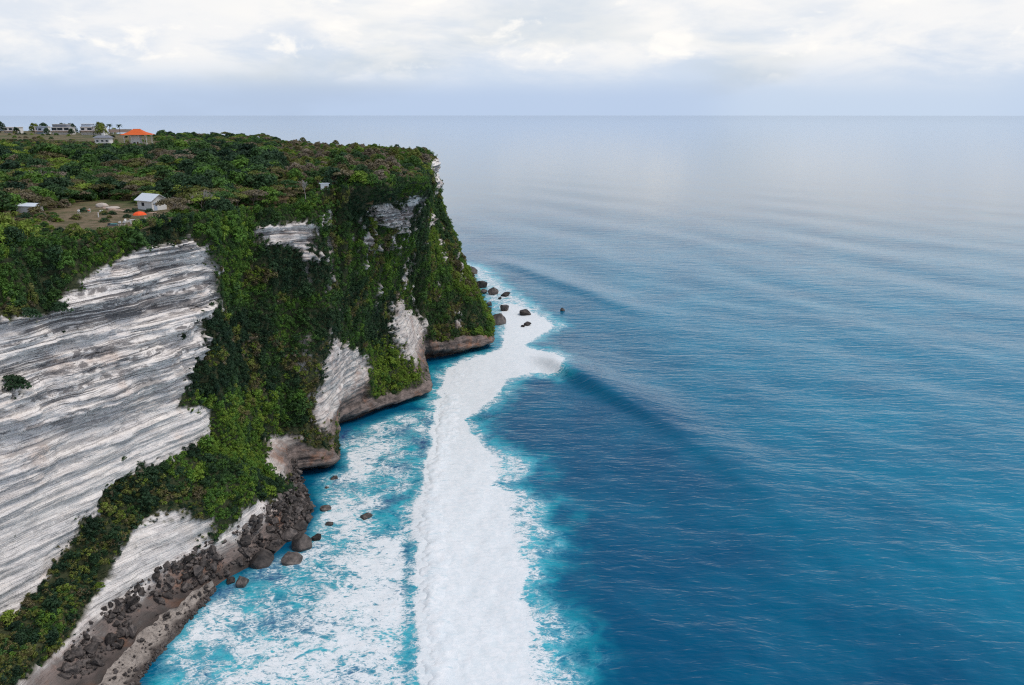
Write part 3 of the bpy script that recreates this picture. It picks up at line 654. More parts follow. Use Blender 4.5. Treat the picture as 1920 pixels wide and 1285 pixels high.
rg2 = t.math('ABSOLUTE', t.math('SUBTRACT', t.noise(0.85, 5, 0.6, stretch=(0.7, 1.25, 1), off=(4, 9, 0), dist=0.8), 0.5))
lace = t.math('ADD', t.math('MULTIPLY', t.math('ADD', t.math('MULTIPLY', rg1, 1.5), t.math('MULTIPLY', rg2, 1.5)), 0.72), t.math('MULTIPLY', vo2.outputs['Distance'], 0.18))
pat = t.math('ADD', t.math('MULTIPLY', lace, 1.15), t.math('ADD', t.math('MULTIPLY', n1, 0.52), t.math('MULTIPLY', n2, 0.26)))   # about .25 to .95
fm = t.ramp(t.math('SUBTRACT', t.math('MULTIPLY', f, 1.22), pat), -0.12, 0.10)
veil = t.math('MULTIPLY', t.ramp(t.math('SUBTRACT', t.math('MULTIPLY', f, 1.3), pat), -0.42, 0.10), 0.55)
dm = t.math('ADD', t.math('MULTIPLY', t.attr('shoal'), 0.75), t.math('MULTIPLY', t.math('SUBTRACT', n3, 0.5), 1.2), clamp=True)
deep = t.mix(dm, (0.000, 0.070, 0.150), (0.000, 0.185, 0.295))
turq = t.mix(t.ramp(n1, 0.36, 0.66), (0.000, 0.150, 0.270), (0.020, 0.420, 0.500))
c = t.mix(t.math('MULTIPLY', ae, t.ramp(n3, 0.3, 0.6, 0.55, 1.0)), deep, turq)
slate = t.mix(t.math('MULTIPLY', lag, t.ramp(t.noise(0.085, 5, 0.6, off=(11, 5, 0)), 0.48, 0.64)), c, (0.028, 0.060, 0.185))
c = t.mix(veil, slate, (0.22, 0.56, 0.64))
c = t.mix(fm, c, t.mix(t.ramp(n2, 0.35, 0.65), (0.68, 0.73, 0.75), (0.78, 0.79, 0.795)))
rip0 = t.noise(0.13, 2, 0.5, stretch=(0.4, 1.2, 1), rot=(0, 0, 0.2), dist=0.4)
rip1 = t.noise(0.42, 2, 0.55, stretch=(0.42, 1.3, 1), rot=(0, 0, 0.12), dist=0.5)
rip2 = t.noise(1.3, 1, 0.5, stretch=(0.5, 1.2, 1), rot=(0, 0, -0.2), dist=0.4)
ch = t.attr('chop')
nb = t.bump(t.math('MULTIPLY', rip0, ch), 1.0, 0.45); nb = t.bump(t.math('MULTIPLY', rip1, ch), 1.0, 0.30, nb); nb = t.bump(t.math('MULTIPLY', rip2, ch), 1.0, 0.06, nb)
nb = t.bump(t.math('MULTIPLY', fm, t.math('ADD', 1.0, t.math('MULTIPLY', n2, 0.6))), 0.35, 0.35, nb)
M_SEA = t.set(Base_Color=c, Roughness=t.ramp(fm, 0, 1, 0.06, 0.8), IOR=1.33, Specular_IOR_Level=0.65, Specular_Tint=t.mix(fm, (0.10, 0.62, 1.0), (0.5, 0.5, 0.5)), Normal=nb)
sea = link('sea', mesh_np('sea', np.stack([SX, SY, SZ], -1).reshape(-1, 3), grid_faces(len(deps), len(azs))[:, ::-1], True,
    dict(foam=foam, aerated=aer, lagoon=lagm, shoal=smooth(15, 150, SX + 0.25 * (SY - 150)) * smooth(900, 350, SY), chop=1 - 0.80 * smooth(140, 900, np.hypot(SX, SY - 60)))), M_SEA, kind='structure')

# whitewater: the thick rolling foam of the broken wave, standing above the sea
bx = np.arange(-36, 30, 0.36); by = np.concatenate([np.arange(96, 330, 0.45), np.arange(330, 520, 0.9)])
BX, BY = np.meshgrid(bx, by, indexing='ij')
bs = poly_sd(BAND, BX, BY); cs = poly_sd(CORE, BX, BY)
wob = (fbm(BX * 0.16, BY * 0.16, None, 4, 81) - 0.5) * 9
rag = (fbm(BX * 0.55, BY * 0.9, None, 4, 91) - 0.5) * 3.4
th = smooth(0.4, 4.5, bs + wob * 0.35 + rag) * (0.30 + 0.70 * smooth(-5, 3, cs + wob * 0.6 + rag))
xl_ = np.interp(BY, [96, 105, 123, 144, 172, 197, 228, 262, 287, 300, 312], [-16, -17.2, -19.7, -22.9, -26, -26.6, -26.8, -28.5, -27.7, -17.7, -5.7])
th = th * np.where(BY < 300, 0.10 + 0.90 * smooth(15, 5, BX - xl_ + wob * 0.5), 0.3)
lump = fbm(BX * 0.28, BY * 0.28, None, 5, 93, 0.6)
lump2 = np.abs(fbm(BX * 0.9, BY * 0.9, None, 3, 95) - 0.5) * 2
front = smooth(0.0, 3.0, bs) * smooth(16, 4, bs) * (BX < 0) * (BY < 260)
BZ = sea_z(BX, BY, np.full(BX.shape, 0.5)) - 0.55 + th * (0.58 + 0.36 * (lump - 0.5) + 0.16 * lump2) + 0.45 * front * th * lump
bf = grid_faces(len(bx), len(by)); kp = (th.ravel()[bf] > 0.02).any(1)
t = NT('whitewater')
q = t.noise(0.35, 7, 0.66, stretch=(1.0, 1.5, 1), dist=0.6); q2 = t.noise(2.2, 6, 0.7, stretch=(0.8, 1.4, 1))
st = t.noise(0.75, 7, 0.68, stretch=(0.55, 1.6, 1), off=(3, 8, 0), dist=0.8)
c = t.mix(t.ramp(q, 0.42, 0.62), (0.70, 0.74, 0.76), (0.79, 0.80, 0.805))
c = t.mix(t.math('MULTIPLY', t.ramp(st, 0.54, 0.70), 0.70), c, (0.40, 0.56, 0.62))
M_WW = t.set(Base_Color=c, Roughness=0.75, Normal=t.bump(q2, 0.35, 0.12, t.bump(st, 0.5, 0.3)))
used = np.unique(bf[kp]); remap = np.zeros(BX.size, int); remap[used] = np.arange(len(used))
link('surf_foam', mesh_np('surf_foam', np.stack([BX, BY, BZ], -1).reshape(-1, 3)[used], remap[bf[kp]]), M_WW,
     kind='stuff', label='thick white surf foam rolling along the foot of the cliffs', category='foam')

# beach
bw = np.array([(-60, 60), (-64, 92), (-66.4, 111.4), (-65.4, 125.1), (-63.3, 135.2), (-63.4, 140.2)], float)
bb = np.array([(-82, 60), (-76, 92), (-71.4, 110.5), (-71.2, 119.5), (-68.6, 129.5), (-63.7, 140.0)], float)
tt = np.linspace(0, 5, 160); ss = np.linspace(0, 1, 60)
def pl(P, q): i = np.clip(q.astype(int), 0, len(P) - 2); f = (q - i)[:, None]; return P[i] * (1 - f) + P[i + 1] * f
A_, B_ = pl(bw, tt), pl(bb, tt)
BXY = A_[:, None] + (B_ - A_)[:, None] * (ss[None, :, None] * 1.25 - 0.15)
BXY = BXY + ((fbm(BXY[..., 0] * .35, BXY[..., 1] * .35, None, 4, 97) - .5) * 3.0 * (ss[None] > .7))[..., None] * np.array([-.8, .5])
bz = -0.40 + 2.3 * np.repeat(ss[None], len(tt), 0) ** 1.25 + (fbm(BXY[..., 0] * .5, BXY[..., 1] * .5, None, 5, 99) - .5) * 0.9
t = NT('beach_sand')
c = t.mix(t.ramp(t.noise(0.5, 7, 0.65), 0.35, 0.65), (0.27, 0.23, 0.20), (0.40, 0.345, 0.30))
c = t.mix(t.math('MULTIPLY', t.ramp(t.noise(1.8, 8, 0.75), 0.48, 0.62), 0.75), c, (0.10, 0.085, 0.078))
c = t.mix(t.attr('wet'), c, (0.05, 0.04, 0.036))
M_SAND = t.set(Base_Color=c, Roughness=0.9, Normal=t.bump(t.noise(1.8, 8, 0.75), 1.0, 0.35))
link('beach', mesh_np('beach', np.dstack([BXY, bz]).reshape(-1, 3), grid_faces(len(tt), len(ss))[:, ::-1], True,
     dict(wet=np.clip(smooth(0.75, 0.0, bz + (fbm(BXY[..., 0] * .3, BXY[..., 1] * .3, None, 4, 98) - .5) * .9), 0, 0.85))), M_SAND, kind='structure')

# ------------------------------------------------------------------ foliage
t = NT('leaves')
tint = t.attr('tint', 'INSTANCER')
lob = t.noise(0.9, 3, 0.5)
tv = t.math('ADD', tint, t.math('MULTIPLY', t.math('SUBTRACT', lob, 0.5), 0.28), clamp=True)
rp = t.n('ShaderNodeValToRGB'); t.l(tv, rp.inputs[0])
cr = rp.color_ramp
LEAFC = [(0.0, (0.015, 0.036, 0.020)), (0.25, (0.032, 0.067, 0.028)), (0.5, (0.072, 0.150, 0.024)), (0.68, (0.155, 0.225, 0.028)), (0.84, (0.112, 0.095, 0.042)), (1.0, (0.20, 0.165, 0.13))]
LEAFC = [(p, tuple(1.18 * q for q in c)) for p, c in LEAFC]
cr.elements[0].position, cr.elements[0].color = 0.0, LEAFC[0][1] + (1,)
cr.elements[1].position, cr.elements[1].color = 1.0, LEAFC[-1][1] + (1,)
for p, c in LEAFC[1:-1]:
    e = cr.elements.new(p); e.color = c + (1,)
oi = t.n('ShaderNodeObjectInfo')
hs = t.n('ShaderNodeHueSaturation'); t.l(rp.outputs[0], hs.inputs['Color'])
t.l(t.math('MULTIPLY_ADD', oi.outputs['Random'], 0.5, 0.78), hs.inputs['Value'])
t.set(Base_Color=hs.outputs[0], Roughness=0.62, Specular_IOR_Level=0.2)
tr = t.n('ShaderNodeBsdfTranslucent'); t.l(hs.outputs[0], tr.inputs[0])
ms = t.n('ShaderNodeMixShader'); ms.inputs[0].default_value = 0.22
t.l(t.b.outputs[0], ms.inputs[1]); t.l(tr.outputs[0], ms.inputs[2]); t.l(ms.outputs[0], t.out.inputs[0])
M_LEAF = t.m
M_BARK = plain('bark', (0.12, 0.095, 0.075), 0.9, 0.35, 6)
M_DEAD = plain("bleached_wood", (0.30, 0.27, 0.25), 0.9, 0.2, 6)

def leaf_cloud(seed, lobes, per, size, flat=1.0):
    """leaf-sized faces spread through lobes: (centre, radii)"""
    r = np.random.default_rng(seed); Q = []
    for c, rad in lobes:
        n = r.normal(size=(per, 3)); n /= np.linalg.norm(n, axis=1, keepdims=True)
        n[:, 2] = np.where(n[:, 2] < -0.35, -n[:, 2], n[:, 2])
        p = np.array(c) + n * np.array(rad) * (0.55 + 0.5 * r.random((per, 1)) ** 0.6)
        m = n + r.normal(size=(per, 3)) * 0.55; m /= np.linalg.norm(m, axis=1, keepdims=True)
        a = np.cross(m, r.normal(size=(per, 3))); a /= np.linalg.norm(a, axis=1, keepdims=True) + 1e-9
        b = np.cross(m, a)
        s = size * (0.6 + 0.8 * r.random((per, 1)))
        Q.append(np.stack([p - a * s, p - b * s * 0.55, p + a * s, p + b * s * 0.55], 1))
    V = np.concatenate(Q).reshape(-1, 3); V[:, 2] *= flat
    return V, np.arange(len(V)).reshape(-1, 4)
def tubes(segs, k=5):
    """tapered tubes: (p0, p1, r0, r1)"""
    V, Fc = [], []
    for p0, p1, r0, r1 in segs:
        p0, p1 = np.array(p0, float), np.array(p1, float); d = p1 - p0; d /= np.linalg.norm(d) + 1e-9
        a = np.cross(d, [0.3, 0.9, 0.2]); a /= np.linalg.norm(a); b = np.cross(d, a); o = len(V) * 2 * k
        th = np.arange(k) * 2 * math.pi / k; ring = np.outer(np.cos(th), a) + np.outer(np.sin(th), b)
        V.append(np.vstack([p0 + ring * r0, p1 + ring * r1]))
        Fc += [[o + i, o + (i + 1) % k, o + k + (i + 1) % k, o + k + i] for i in range(k)]
    return np.vstack(V), np.array(Fc)
def limb_tree(seed, h, lobes, r0):
    r = np.random.default_rng(seed); fork = np.array([r.normal() * .1, r.normal() * .1, h * 0.38])
    segs = [((0, 0, -0.6), fork, r0, r0 * 0.7)]
    for c, rad in lobes[:9]:
        c = np.array(c); m = fork + (c - fork) * 0.5 + r.normal(size=3) * 0.12
        segs += [(fork, m, r0 * 0.55, r0 * 0.32), (m, c, r0 * 0.32, r0 * 0.12)]
    return tubes(segs)
def crown_lobes(seed, n, R, z0, z1, lr, umbrella=False):
    r = np.random.default_rng(seed); L = []
    for i in range(n):
        th = i * 2.4 + r.random() * 0.7; q = math.sqrt((i + 0.4) / n)
        rr = R * q * (0.8 + 0.35 * r.random())
        top = z1 - (z1 - z0) * (q ** (3 if umbrella else 2)) * (0.5 if umbrella else 0.95)
        s = lr * (0.75 + 0.5 * r.random())
        L.append(((rr * math.cos(th), rr * math.sin(th), top - s * 0.4 + r.normal() * 0.12), (s, s, s * (0.5 if umbrella else 0.78))))
    return L
KIND = {}
def add_kind(name, seeds, n, R, z0, z1, lr, per, size, umbrella=False, r0=0.16):
    out = []
    for s in seeds:
        L = crown_lobes(s, n, R, z0, z1, lr, umbrella)
        cr_ = mesh_np(name + '_crown', *leaf_cloud(s, L, per, size), False); cr_.materials.append(M_LEAF)
        tk = mesh_np(name + '_trunk', *limb_tree(s, z1, L, r0)); tk.materials.append(M_BARK)
        out.append((cr_, tk))
    KIND[name] = out
add_kind('rounded_tree', (1, 2, 3), 17, 1.9, 0.9, 3.6, 0.85, 62, 0.23)
add_kind('umbrella_tree', (4, 5), 16, 2.5, 2.2, 3.4, 0.85, 56, 0.21, True)
add_kind('scrub_bush', (6, 7, 8), 11, 1.35, 0.25, 1.5, 0.62, 60, 0.19, False, 0.09)

CLEARING = np.array([(-107.5, 180.0), (-110.0, 195.0), (-109.5, 207.4), (-95.1, 195.0), (-83.5, 195.0), (-76.7, 180.0), (-77.6, 167.9), (-77.1, 157.3), (-77.2, 151.3), (-83.9, 147.2), (-94.6, 159.6)])
KEEP_OUT = [(-200, 417, 11), (-207, 398, 5.5), (-88, 186, 4.2), (-112, 179, 3.2), (-102, 191, 2.0), (-52, 214, 3.0), (-81, 183, 1.6)]
ts = []
def jitter_grid(x0, x1, y0, y1, step):
    a, b = np.meshgrid(np.arange(x0, x1, step), np.arange(y0, y1, step), indexing='ij')
    a = a + RNG.uniform(-.48, .48, a.shape) * step; b = b + RNG.uniform(-.48, .48, b.shape) * step
    return a.ravel(), b.ravel()
pts = []
for (x0, x1, y0, y1, st) in [(-220, -20, 60, 265, 2.55), (-330, -20, 265, 420, 3.2), (-560, -40, 420, 700, 5.2)]:
    a, b = jitter_grid(x0, x1, y0, y1, st)
    s = rim_dist(a, b); k = (s > 1.5) & (a > -0.76 * b - 22) & (a < 0)
    pts.append(np.stack([a[k], b[k], s[k], np.full(k.sum(), st)], 1))
pts = np.concatenate(pts)
cl = poly_sd(CLEARING, pts[:, 0], pts[:, 1]) + (fbm(pts[:, 0] * .12, pts[:, 1] * .12, None, 3, 117) - .5) * 9; k = cl < -0.2
for x, y, r in KEEP_OUT: k &= np.hypot(pts[:, 0] - x, pts[:, 1] - y) > r
fieldm = (pts[:, 1] > 420) & (pts[:, 1] < 596) & (pts[:, 0] < -0.455 * pts[:, 1])
k &= ~(fieldm & (RNG.random(len(pts)) < 0.93)); k &= ~((pts[:, 1] > 585) & (pts[:, 0] < -0.42 * pts[:, 1]))
# openings so the roofs in the distance stay in view: low growth in front of them
pts = pts[k]
TREES = []
for x, y, s, st in pts:
    az = x / y
    patch = float(fbm(np.array([x * 0.035]), np.array([y * 0.035]), None, 3, 111)[0])
    dry = float(fbm(np.array([x * 0.05 + 9]), np.array([y * 0.05]), None, 3, 113)[0])
    head = float(smooth(-0.36, -0.24, np.array(az))) * float(smooth(205, 230, np.array(y)))   # the wind-clipped scrub of the headland
    u = random.random()
    nearleft = y < 165 and s < 26
    if head > 0.5: kind = 'scrub_bush' if u < 0.86 else 'rounded_tree'
    elif nearleft: kind = 'scrub_bush' if u < 0.45 else 'rounded_tree'
    elif patch > 0.52: kind = 'rounded_tree' if u < 0.72 else 'scrub_bush'
    else: kind = 'umbrella_tree' if u < 0.50 else ('scrub_bush' if u < 0.80 else 'rounded_tree')
    if head <= 0.5 and not nearleft and u > 0.97: continue
    sc = random.choice([random.uniform(0.6, 1.1), random.uniform(0.8, 1.45)]) * (1.0 if st < 3 else (1.2 if st < 4 else 1.22))
    if head > 0.5: sc *= random.uniform(0.55, 0.95)
    if kind == 'umbrella_tree': tn = random.choice([0.80, 0.86, 0.74, 0.9, 0.35])
    elif kind == 'rounded_tree': tn = random.choice([0.08, 0.2, 0.3, 0.42, 0.5, 0.3]) + (0.12 if nearleft else 0)
    else: tn = random.choice([0.25, 0.45, 0.58, 0.78, 0.88])
    if head > 0.5: tn = random.choice([0.3, 0.75, 0.85, 0.92, 0.82, 0.5, 0.95])
    if nearleft: tn = random.choice([0.3, 0.42, 0.52, 0.58, 0.66, 0.2, 0.8])
    tn += (dry - 0.5) * 0.35
    # keep crowns low on the sightline to the pavilion and houses
    lowz = (-0.545 < az < -0.435 and 300 < y < 412) or (az < -0.45 and 330 < y < 600)
    if lowz: kind, sc = 'scrub_bush', min(sc, 1.1)
    if kind == 'rounded_tree' and head <= 0.5 and not lowz and y < 300: sc *= 1.22
    if y > 330: sc *= 0.8
    if -0.70 < az < -0.585 and 140 < y < 176: kind, sc = 'scrub_bush', random.uniform(0.45, 0.75)
    if 146 < y < 168 and -86 < x: kind, sc = 'scrub_bush', random.uniform(0.4, 0.7)
    TREES.append([x, y, s, kind, sc, random.uniform(0, 6.28), min(0.98, max(0.02, tn)), random.randrange(len(KIND[kind]))])
TREES.sort(key=lambda q: math.hypot(q[0], q[1]) / q[4])
INVIEW = [q for q in TREES if abs(q[0] / q[1]) < 0.655]
for q in TREES: q.append(0.0)
sx_, sy_, ss_ = (np.array([q[i] for q in TREES]) for i in (0, 1, 2))
tz = plateau_z(sx_, sy_, ss_) - 0.3
for i, q in enumerate(TREES):
    q[8] = ground_z(q[0], q[1]) if q[2] < 36 else float(tz[i])
single = INVIEW[:290]; sid = set(map(id, single))
rest = [q for q in TREES if id(q) not in sid]
KLAB = {'rounded_tree': 'rounded tree', 'umbrella_tree': 'flat-topped olive brown tree', 'scrub_bush': 'low bush'}
PART = {'rounded_tree': ('trunk', 'crown'), 'umbrella_tree': ('trunk', 'crown'), 'scrub_bush': ('stem', 'foliage')}
SRC = {}
ORD = ('first second third fourth fifth sixth seventh eighth ninth tenth eleventh twelfth thirteenth fourteenth fifteenth sixteenth seventeenth eighteenth nineteenth twentieth'.split())
ORD += ['twenty-' + q for q in ORD[:9]] + ['thirtieth'] + ['thirty-' + q for q in ORD[:9]] + ['fortieth'] + ['forty-' + q for q in ORD[:9]] + ['fiftieth'] + ['fifty-' + q for q in ORD[:9]]
def which(items, marks):
    """labels that single out each of many look-alikes by a landmark: items (x, y, what) -> list of label"""
    out, bins = [None] * len(items), {}
    for i, (x, y, what) in enumerate(items):
        m = min(marks, key=lambda q: math.hypot(q[0] - x, q[1] - y)); vx, vy = m[0], m[1]; n = math.hypot(vx, vy)
        fw = ((x - vx) * vx + (y - vy) * vy) / n; sd_ = ((x - vx) * vy - (y - vy) * vx) / n
        rel = ('beyond' if fw > 0 else 'in front of') if abs(fw) > abs(sd_) else ('seaward of' if sd_ > 0 else 'inland of')
        bins.setdefault(what + ' ' + rel + ' ' + m[2], []).append((math.hypot(x - vx, y - vy), i))
    for lab, L in bins.items():
        for k, (_, i) in enumerate(sorted(L)):
            out[i] = lab if len(L) == 1 else lab + ', ' + ORD[k] + ' out'
    return out
MARKS = [(-87.6, 186.5, 'the white shed'), (-112.6, 178.6, 'the long low shed'), (-78.8, 161.6, 'the orange parasol'), (-102, 190.6, 'the pale limestone heap'), (-83.4, 158.9, 'the daybed'),
         (-80.8, 183.5, 'the pale forked tree'), (-99, 177, 'the two lone chairs'), (-84.9, 124, 'the white cliff edge'), (-96.5, 222, 'the grey leafless tree')]
def tone_word(tn): return 'dark green' if tn < 0.27 else 'mid green' if tn < 0.48 else 'bright green' if tn < 0.72 else 'dry brownish'
labs = which([(q[0], q[1], tone_word(q[6]) + ' ' + KLAB[q[3]].replace('olive brown ', '')) for q in single], MARKS)
for (x, y, s, kind, sc, rz, tn, vi, z), lab in zip(single, labs):
    grp = 'scrub along the white cliff edge' if s < 13 and y < 165 else 'scrub trees and bushes of the plateau'
    o = thing(kind, (x, y, z), rz, lab, 'tree' if 'tree' in kind else 'bush', grp)
    o.scale = (sc, sc, sc * random.uniform(0.85, 1.1))
    me_c, me_t = KIND[kind][vi]
    link(PART[kind][0], me_t, None, o)
    c_ = link(PART[kind][1], me_c, None, o); c_['tint'] = float(tn)
    SRC.setdefault((kind, vi), c_)
def scatter(name, P, R, S, T, I, sources, **props):
    """one object: points that each carry a copy of a foliage mesh"""
    me = bpy.data.meshes.new(name); P = np.ascontiguousarray(P, np.float32)
    me.vertices.add(len(P)); me.vertices.foreach_set('co', P.ravel())
    for nm, ty, key, v in (('rot', 'FLOAT_VECTOR', 'vector', R), ('scl', 'FLOAT_VECTOR', 'vector', S), ('tint', 'FLOAT', 'value', T), ('idx', 'INT', 'value', I)):
        a = me.attributes.new(nm, ty, 'POINT')
        a.data.foreach_set(key, np.ascontiguousarray(v, np.int32 if ty == 'INT' else np.float32).ravel())
    o = link(name, me, None, None, **props)
    ng = bpy.data.node_groups.new(name, 'GeometryNodeTree')
    ng.interface.new_socket('Geometry', in_out='INPUT', socket_type='NodeSocketGeometry')
    ng.interface.new_socket('Geometry', in_out='OUTPUT', socket_type='NodeSocketGeometry')
    N = ng.nodes.new; L = ng.links.new
    gi, go, jn = N('NodeGroupInput'), N('NodeGroupOutput'), N('GeometryNodeJoinGeometry')
    def na(nm, ty):
        n = N('GeometryNodeInputNamedAttribute'); n.data_type = ty; n.inputs[0].default_value = nm; return n.outputs[0]
    ix, rt, sl = na('idx', 'INT'), na('rot', 'FLOAT_VECTOR'), na('scl', 'FLOAT_VECTOR')
    er = N('FunctionNodeEulerToRotation'); L(rt, er.inputs[0])
    for k_, so in enumerate(sources):
        c = N('FunctionNodeCompare'); c.data_type = 'INT'; c.operation = 'EQUAL'
        ii = [q for q in c.inputs if q.type == 'INT']; L(ix, ii[0]); ii[1].default_value = k_
        ob = N('GeometryNodeObjectInfo'); ob.transform_space = 'ORIGINAL'; ob.inputs['Object'].default_value = so; ob.inputs['As Instance'].default_value = True
        ip = N('GeometryNodeInstanceOnPoints')
        L(gi.outputs[0], ip.inputs['Points']); L(c.outputs[0], ip.inputs['Selection']); L(ob.outputs['Geometry'], ip.inputs['Instance'])
        L(er.outputs[0], ip.inputs['Rotation']); L(sl, ip.inputs['Scale']); L(ip.outputs[0], jn.inputs[0])
    L(jn.outputs[0], go.inputs[0])
    m = o.modifiers.new('scatter', 'NODES'); m.node_group = ng
    return o
keys = [(k_, v_) for k_ in KIND for v_ in range(len(KIND[k_]))]
for k_, v_ in keys:
    if (k_, v_) not in SRC: raise RuntimeError('no source for ' + k_)
A = np.array([[q[0], q[1], q[8]] for q in rest])
scatter('scrub_woodland', A, np.array([[0, 0, q[5]] for q in rest]), np.array([[q[4]] * 3 for q in rest]), np.array([q[6] for q in rest]),
        np.array([keys.index((q[3], q[7])) for q in rest]), [SRC[k_] for k_ in keys],
        kind='stuff', label='dense mixed scrub woodland covering the plateau into the distance', category='woodland')

# shrubs and creepers that hang on the cliffs and the slope under the white wall
def clump(seed, n, R, per, size, hang=1.0):
    r = np.random.default_rng(seed)
    L = [((r.normal() * R * .45, r.normal() * R * .45, abs(r.normal()) * R * .35 * hang), (R * .55, R * .55, R * .5 * hang)) for _ in range(n)]
    me = mesh_np('shrub_clump', *leaf_cloud(seed, L, per, size), False); me.materials.append(M_LEAF); return me
CLUMPS = [clump(31, 5, 1.0, 46, 0.17), clump(32, 6, 1.1, 44, 0.16), clump(33, 4, 0.85, 50, 0.15), clump(34, 5, 0.8, 56, 0.14, 2.1)]
area = np.linalg.norm(np.cross(np.diff(GC, axis=0)[:, :-1], np.diff(GC, axis=1)[:-1]), axis=2)
near_edge = smooth(0.12, 0.5, VEGB + (fbm(AL * .8, Z0 * .8, None, 2, 29) - .5) * .5)
w = area * np.maximum(VEG, 0.16 * near_edge * (fbm(AL * .5, Z0 * .7, None, 3, 27) > 0.55))[:-1, :-1] * (UU[:-1, :-1] < 20.3) * (UU[:-1, :-1] > 0.6) * (VV[:-1, :-1] < 9.35) * (GC[:-1, :-1, 2] > 2.5)
facing = (N0[:-1, :-1, 0] * (0 - X0[:-1, :-1]) + N0[:-1, :-1, 1] * (0 - Y0[:-1, :-1])) > -0.35 * np.hypot(X0, Y0)[:-1, :-1]
w = w * np.where(facing, 1.0, 0.35) * np.where(Y0[:-1, :-1] < 200, 1.25, 1.0)
NSH = 46000
cum = np.cumsum(w.ravel()); pick = np.searchsorted(cum, RNG.random(NSH) * cum[-1]); ci, cj = np.unravel_index(pick, w.shape)
fu, fv = RNG.random((NSH, 1)), RNG.random((NSH, 1))
P = GC[ci, cj] * (1 - fu) * (1 - fv) + GC[ci + 1, cj] * fu * (1 - fv) + GC[ci, cj + 1] * (1 - fu) * fv + GC[ci + 1, cj + 1] * fu * fv
Nn = NC[ci, cj]; su, sv = UU[ci, cj], VV[ci, cj]
tilt = 0.55 * (1 - np.clip(Nn[:, 2], 0, 1))
rx = -Nn[:, 1] * tilt; ry = Nn[:, 0] * tilt
R = np.stack([rx, ry, RNG.uniform(0, 6.28, NSH)], 1)
steepv = smooth(0.75, 0.35, np.abs(Nn[:, 2]))
sc = np.clip(RNG.lognormal(-0.52, 0.34, NSH), 0.3, 1.5)
idx = RNG.integers(0, 3, NSH); lipv = (sv > 7.8) & (sv < 9.2) & (steepv > 0.5)
idx = np.where((RNG.random(NSH) < np.where(lipv, 0.7, 0.22 * steepv)), 3, idx)
big_ = (RNG.random(NSH) < 0.07) & (sv < 8.8); idx = np.where(big_, 4 + RNG.integers(0, 3, NSH), idx); sc = np.where(big_, sc * 1.15, sc)
sc = np.where(VEG[ci, cj] < 0.4, sc * 0.5, np.where(VEGB[ci, cj] < 0.75, sc * 0.65, sc))
pn = fbm(P[:, 0] * .07, P[:, 1] * .07, P[:, 2] * .07, 3, 121); pn2 = fbm(P[:, 0] * .16, P[:, 1] * .16, P[:, 2] * .16, 3, 123)
tint = 0.10 + 0.40 * smooth(0.33, 0.68, pn) + RNG.normal(0, 0.07, NSH)
tint = np.where(RNG.random(NSH) < 0.9 * smooth(0.57, 0.68, pn2), 0.80 + RNG.normal(0, 0.06, NSH), tint)
def patch_(u0, u1, v0, v1): return smooth(u0 - .35, u0 + .35, su) * smooth(u1 + .35, u1 - .35, su) * smooth(v0 - .4, v0 + .4, sv) * smooth(v1 + .4, v1 - .4, sv)
br = patch_(6.4, 10.8, 2.6, 4.9) * smooth(0.36, 0.50, pn2 + 0.06)
tint = np.where(RNG.random(NSH) < br, 0.56 + RNG.normal(0, 0.07, NSH), tint)
tint = np.where(RNG.random(NSH) < 0.85 * patch_(13.8, 15.4, 2.6, 4.2), 0.66 + RNG.normal(0, 0.05, NSH), tint)
tl = patch_(1.0, 6.2, 2.0, 4.2); rr_ = RNG.random(NSH)
tint = np.where(rr_ < 0.42 * tl, 0.80 + RNG.normal(0, 0.05, NSH), np.where(rr_ < 0.85 * tl, 0.10 + RNG.normal(0, 0.06, NSH), tint))
tint = np.where(RNG.random(NSH) < 0.6 * patch_(2.6, 3.6, 2.4, 3.2) * smooth(.45, .55, pn2), 0.50 + RNG.normal(0, 0.05, NSH), tint)
tint = np.where((RNG.random(NSH) < 0.6) & (sv > 8.9), 0.42 + RNG.normal(0, 0.1, NSH), tint)
tint = np.where((su > 15.4) & (tint < 0.6), tint + 0.16, tint)
csrc = []
for k_, me in enumerate(CLUMPS):
    j = int(np.argmax((idx == k_) & (su > 11) & (sv > 4)))
    o = thing('cliff_shrub', tuple(P[j]), float(R[j, 2]), '', 'shrub', 'shrubs rooted in the cliff faces')
    o['label'] = ['leafy shrub hanging on the green cliff face', 'spreading leafy shrub on the green cliff face', 'small leafy shrub on the green cliff face', 'trailing creeper hanging down the green cliff face'][k_]
    f_ = link('foliage', me, None, o); f_['tint'] = float(np.clip(tint[j], 0, 1)); csrc.append(f_)
    s_ = link('stem', mesh_np('shrub_stem', *tubes([((0, 0, -0.5), (0.05, 0.02, 0.4), 0.06, 0.03), ((0.05, 0.02, 0.4), (0.3, 0.2, 0.7), 0.03, 0.015)])), M_BARK, o)
csrc += [SRC[('scrub_bush', v_)] for v_ in range(3)]
scatter('cliff_shrubbery', P, R, np.repeat(sc[:, None], 3, 1), np.clip(tint, 0.0, 0.98), idx, csrc,
        kind='stuff', label='mass of green shrubs and creepers draping the cliffs and talus slope', category='shrubbery')

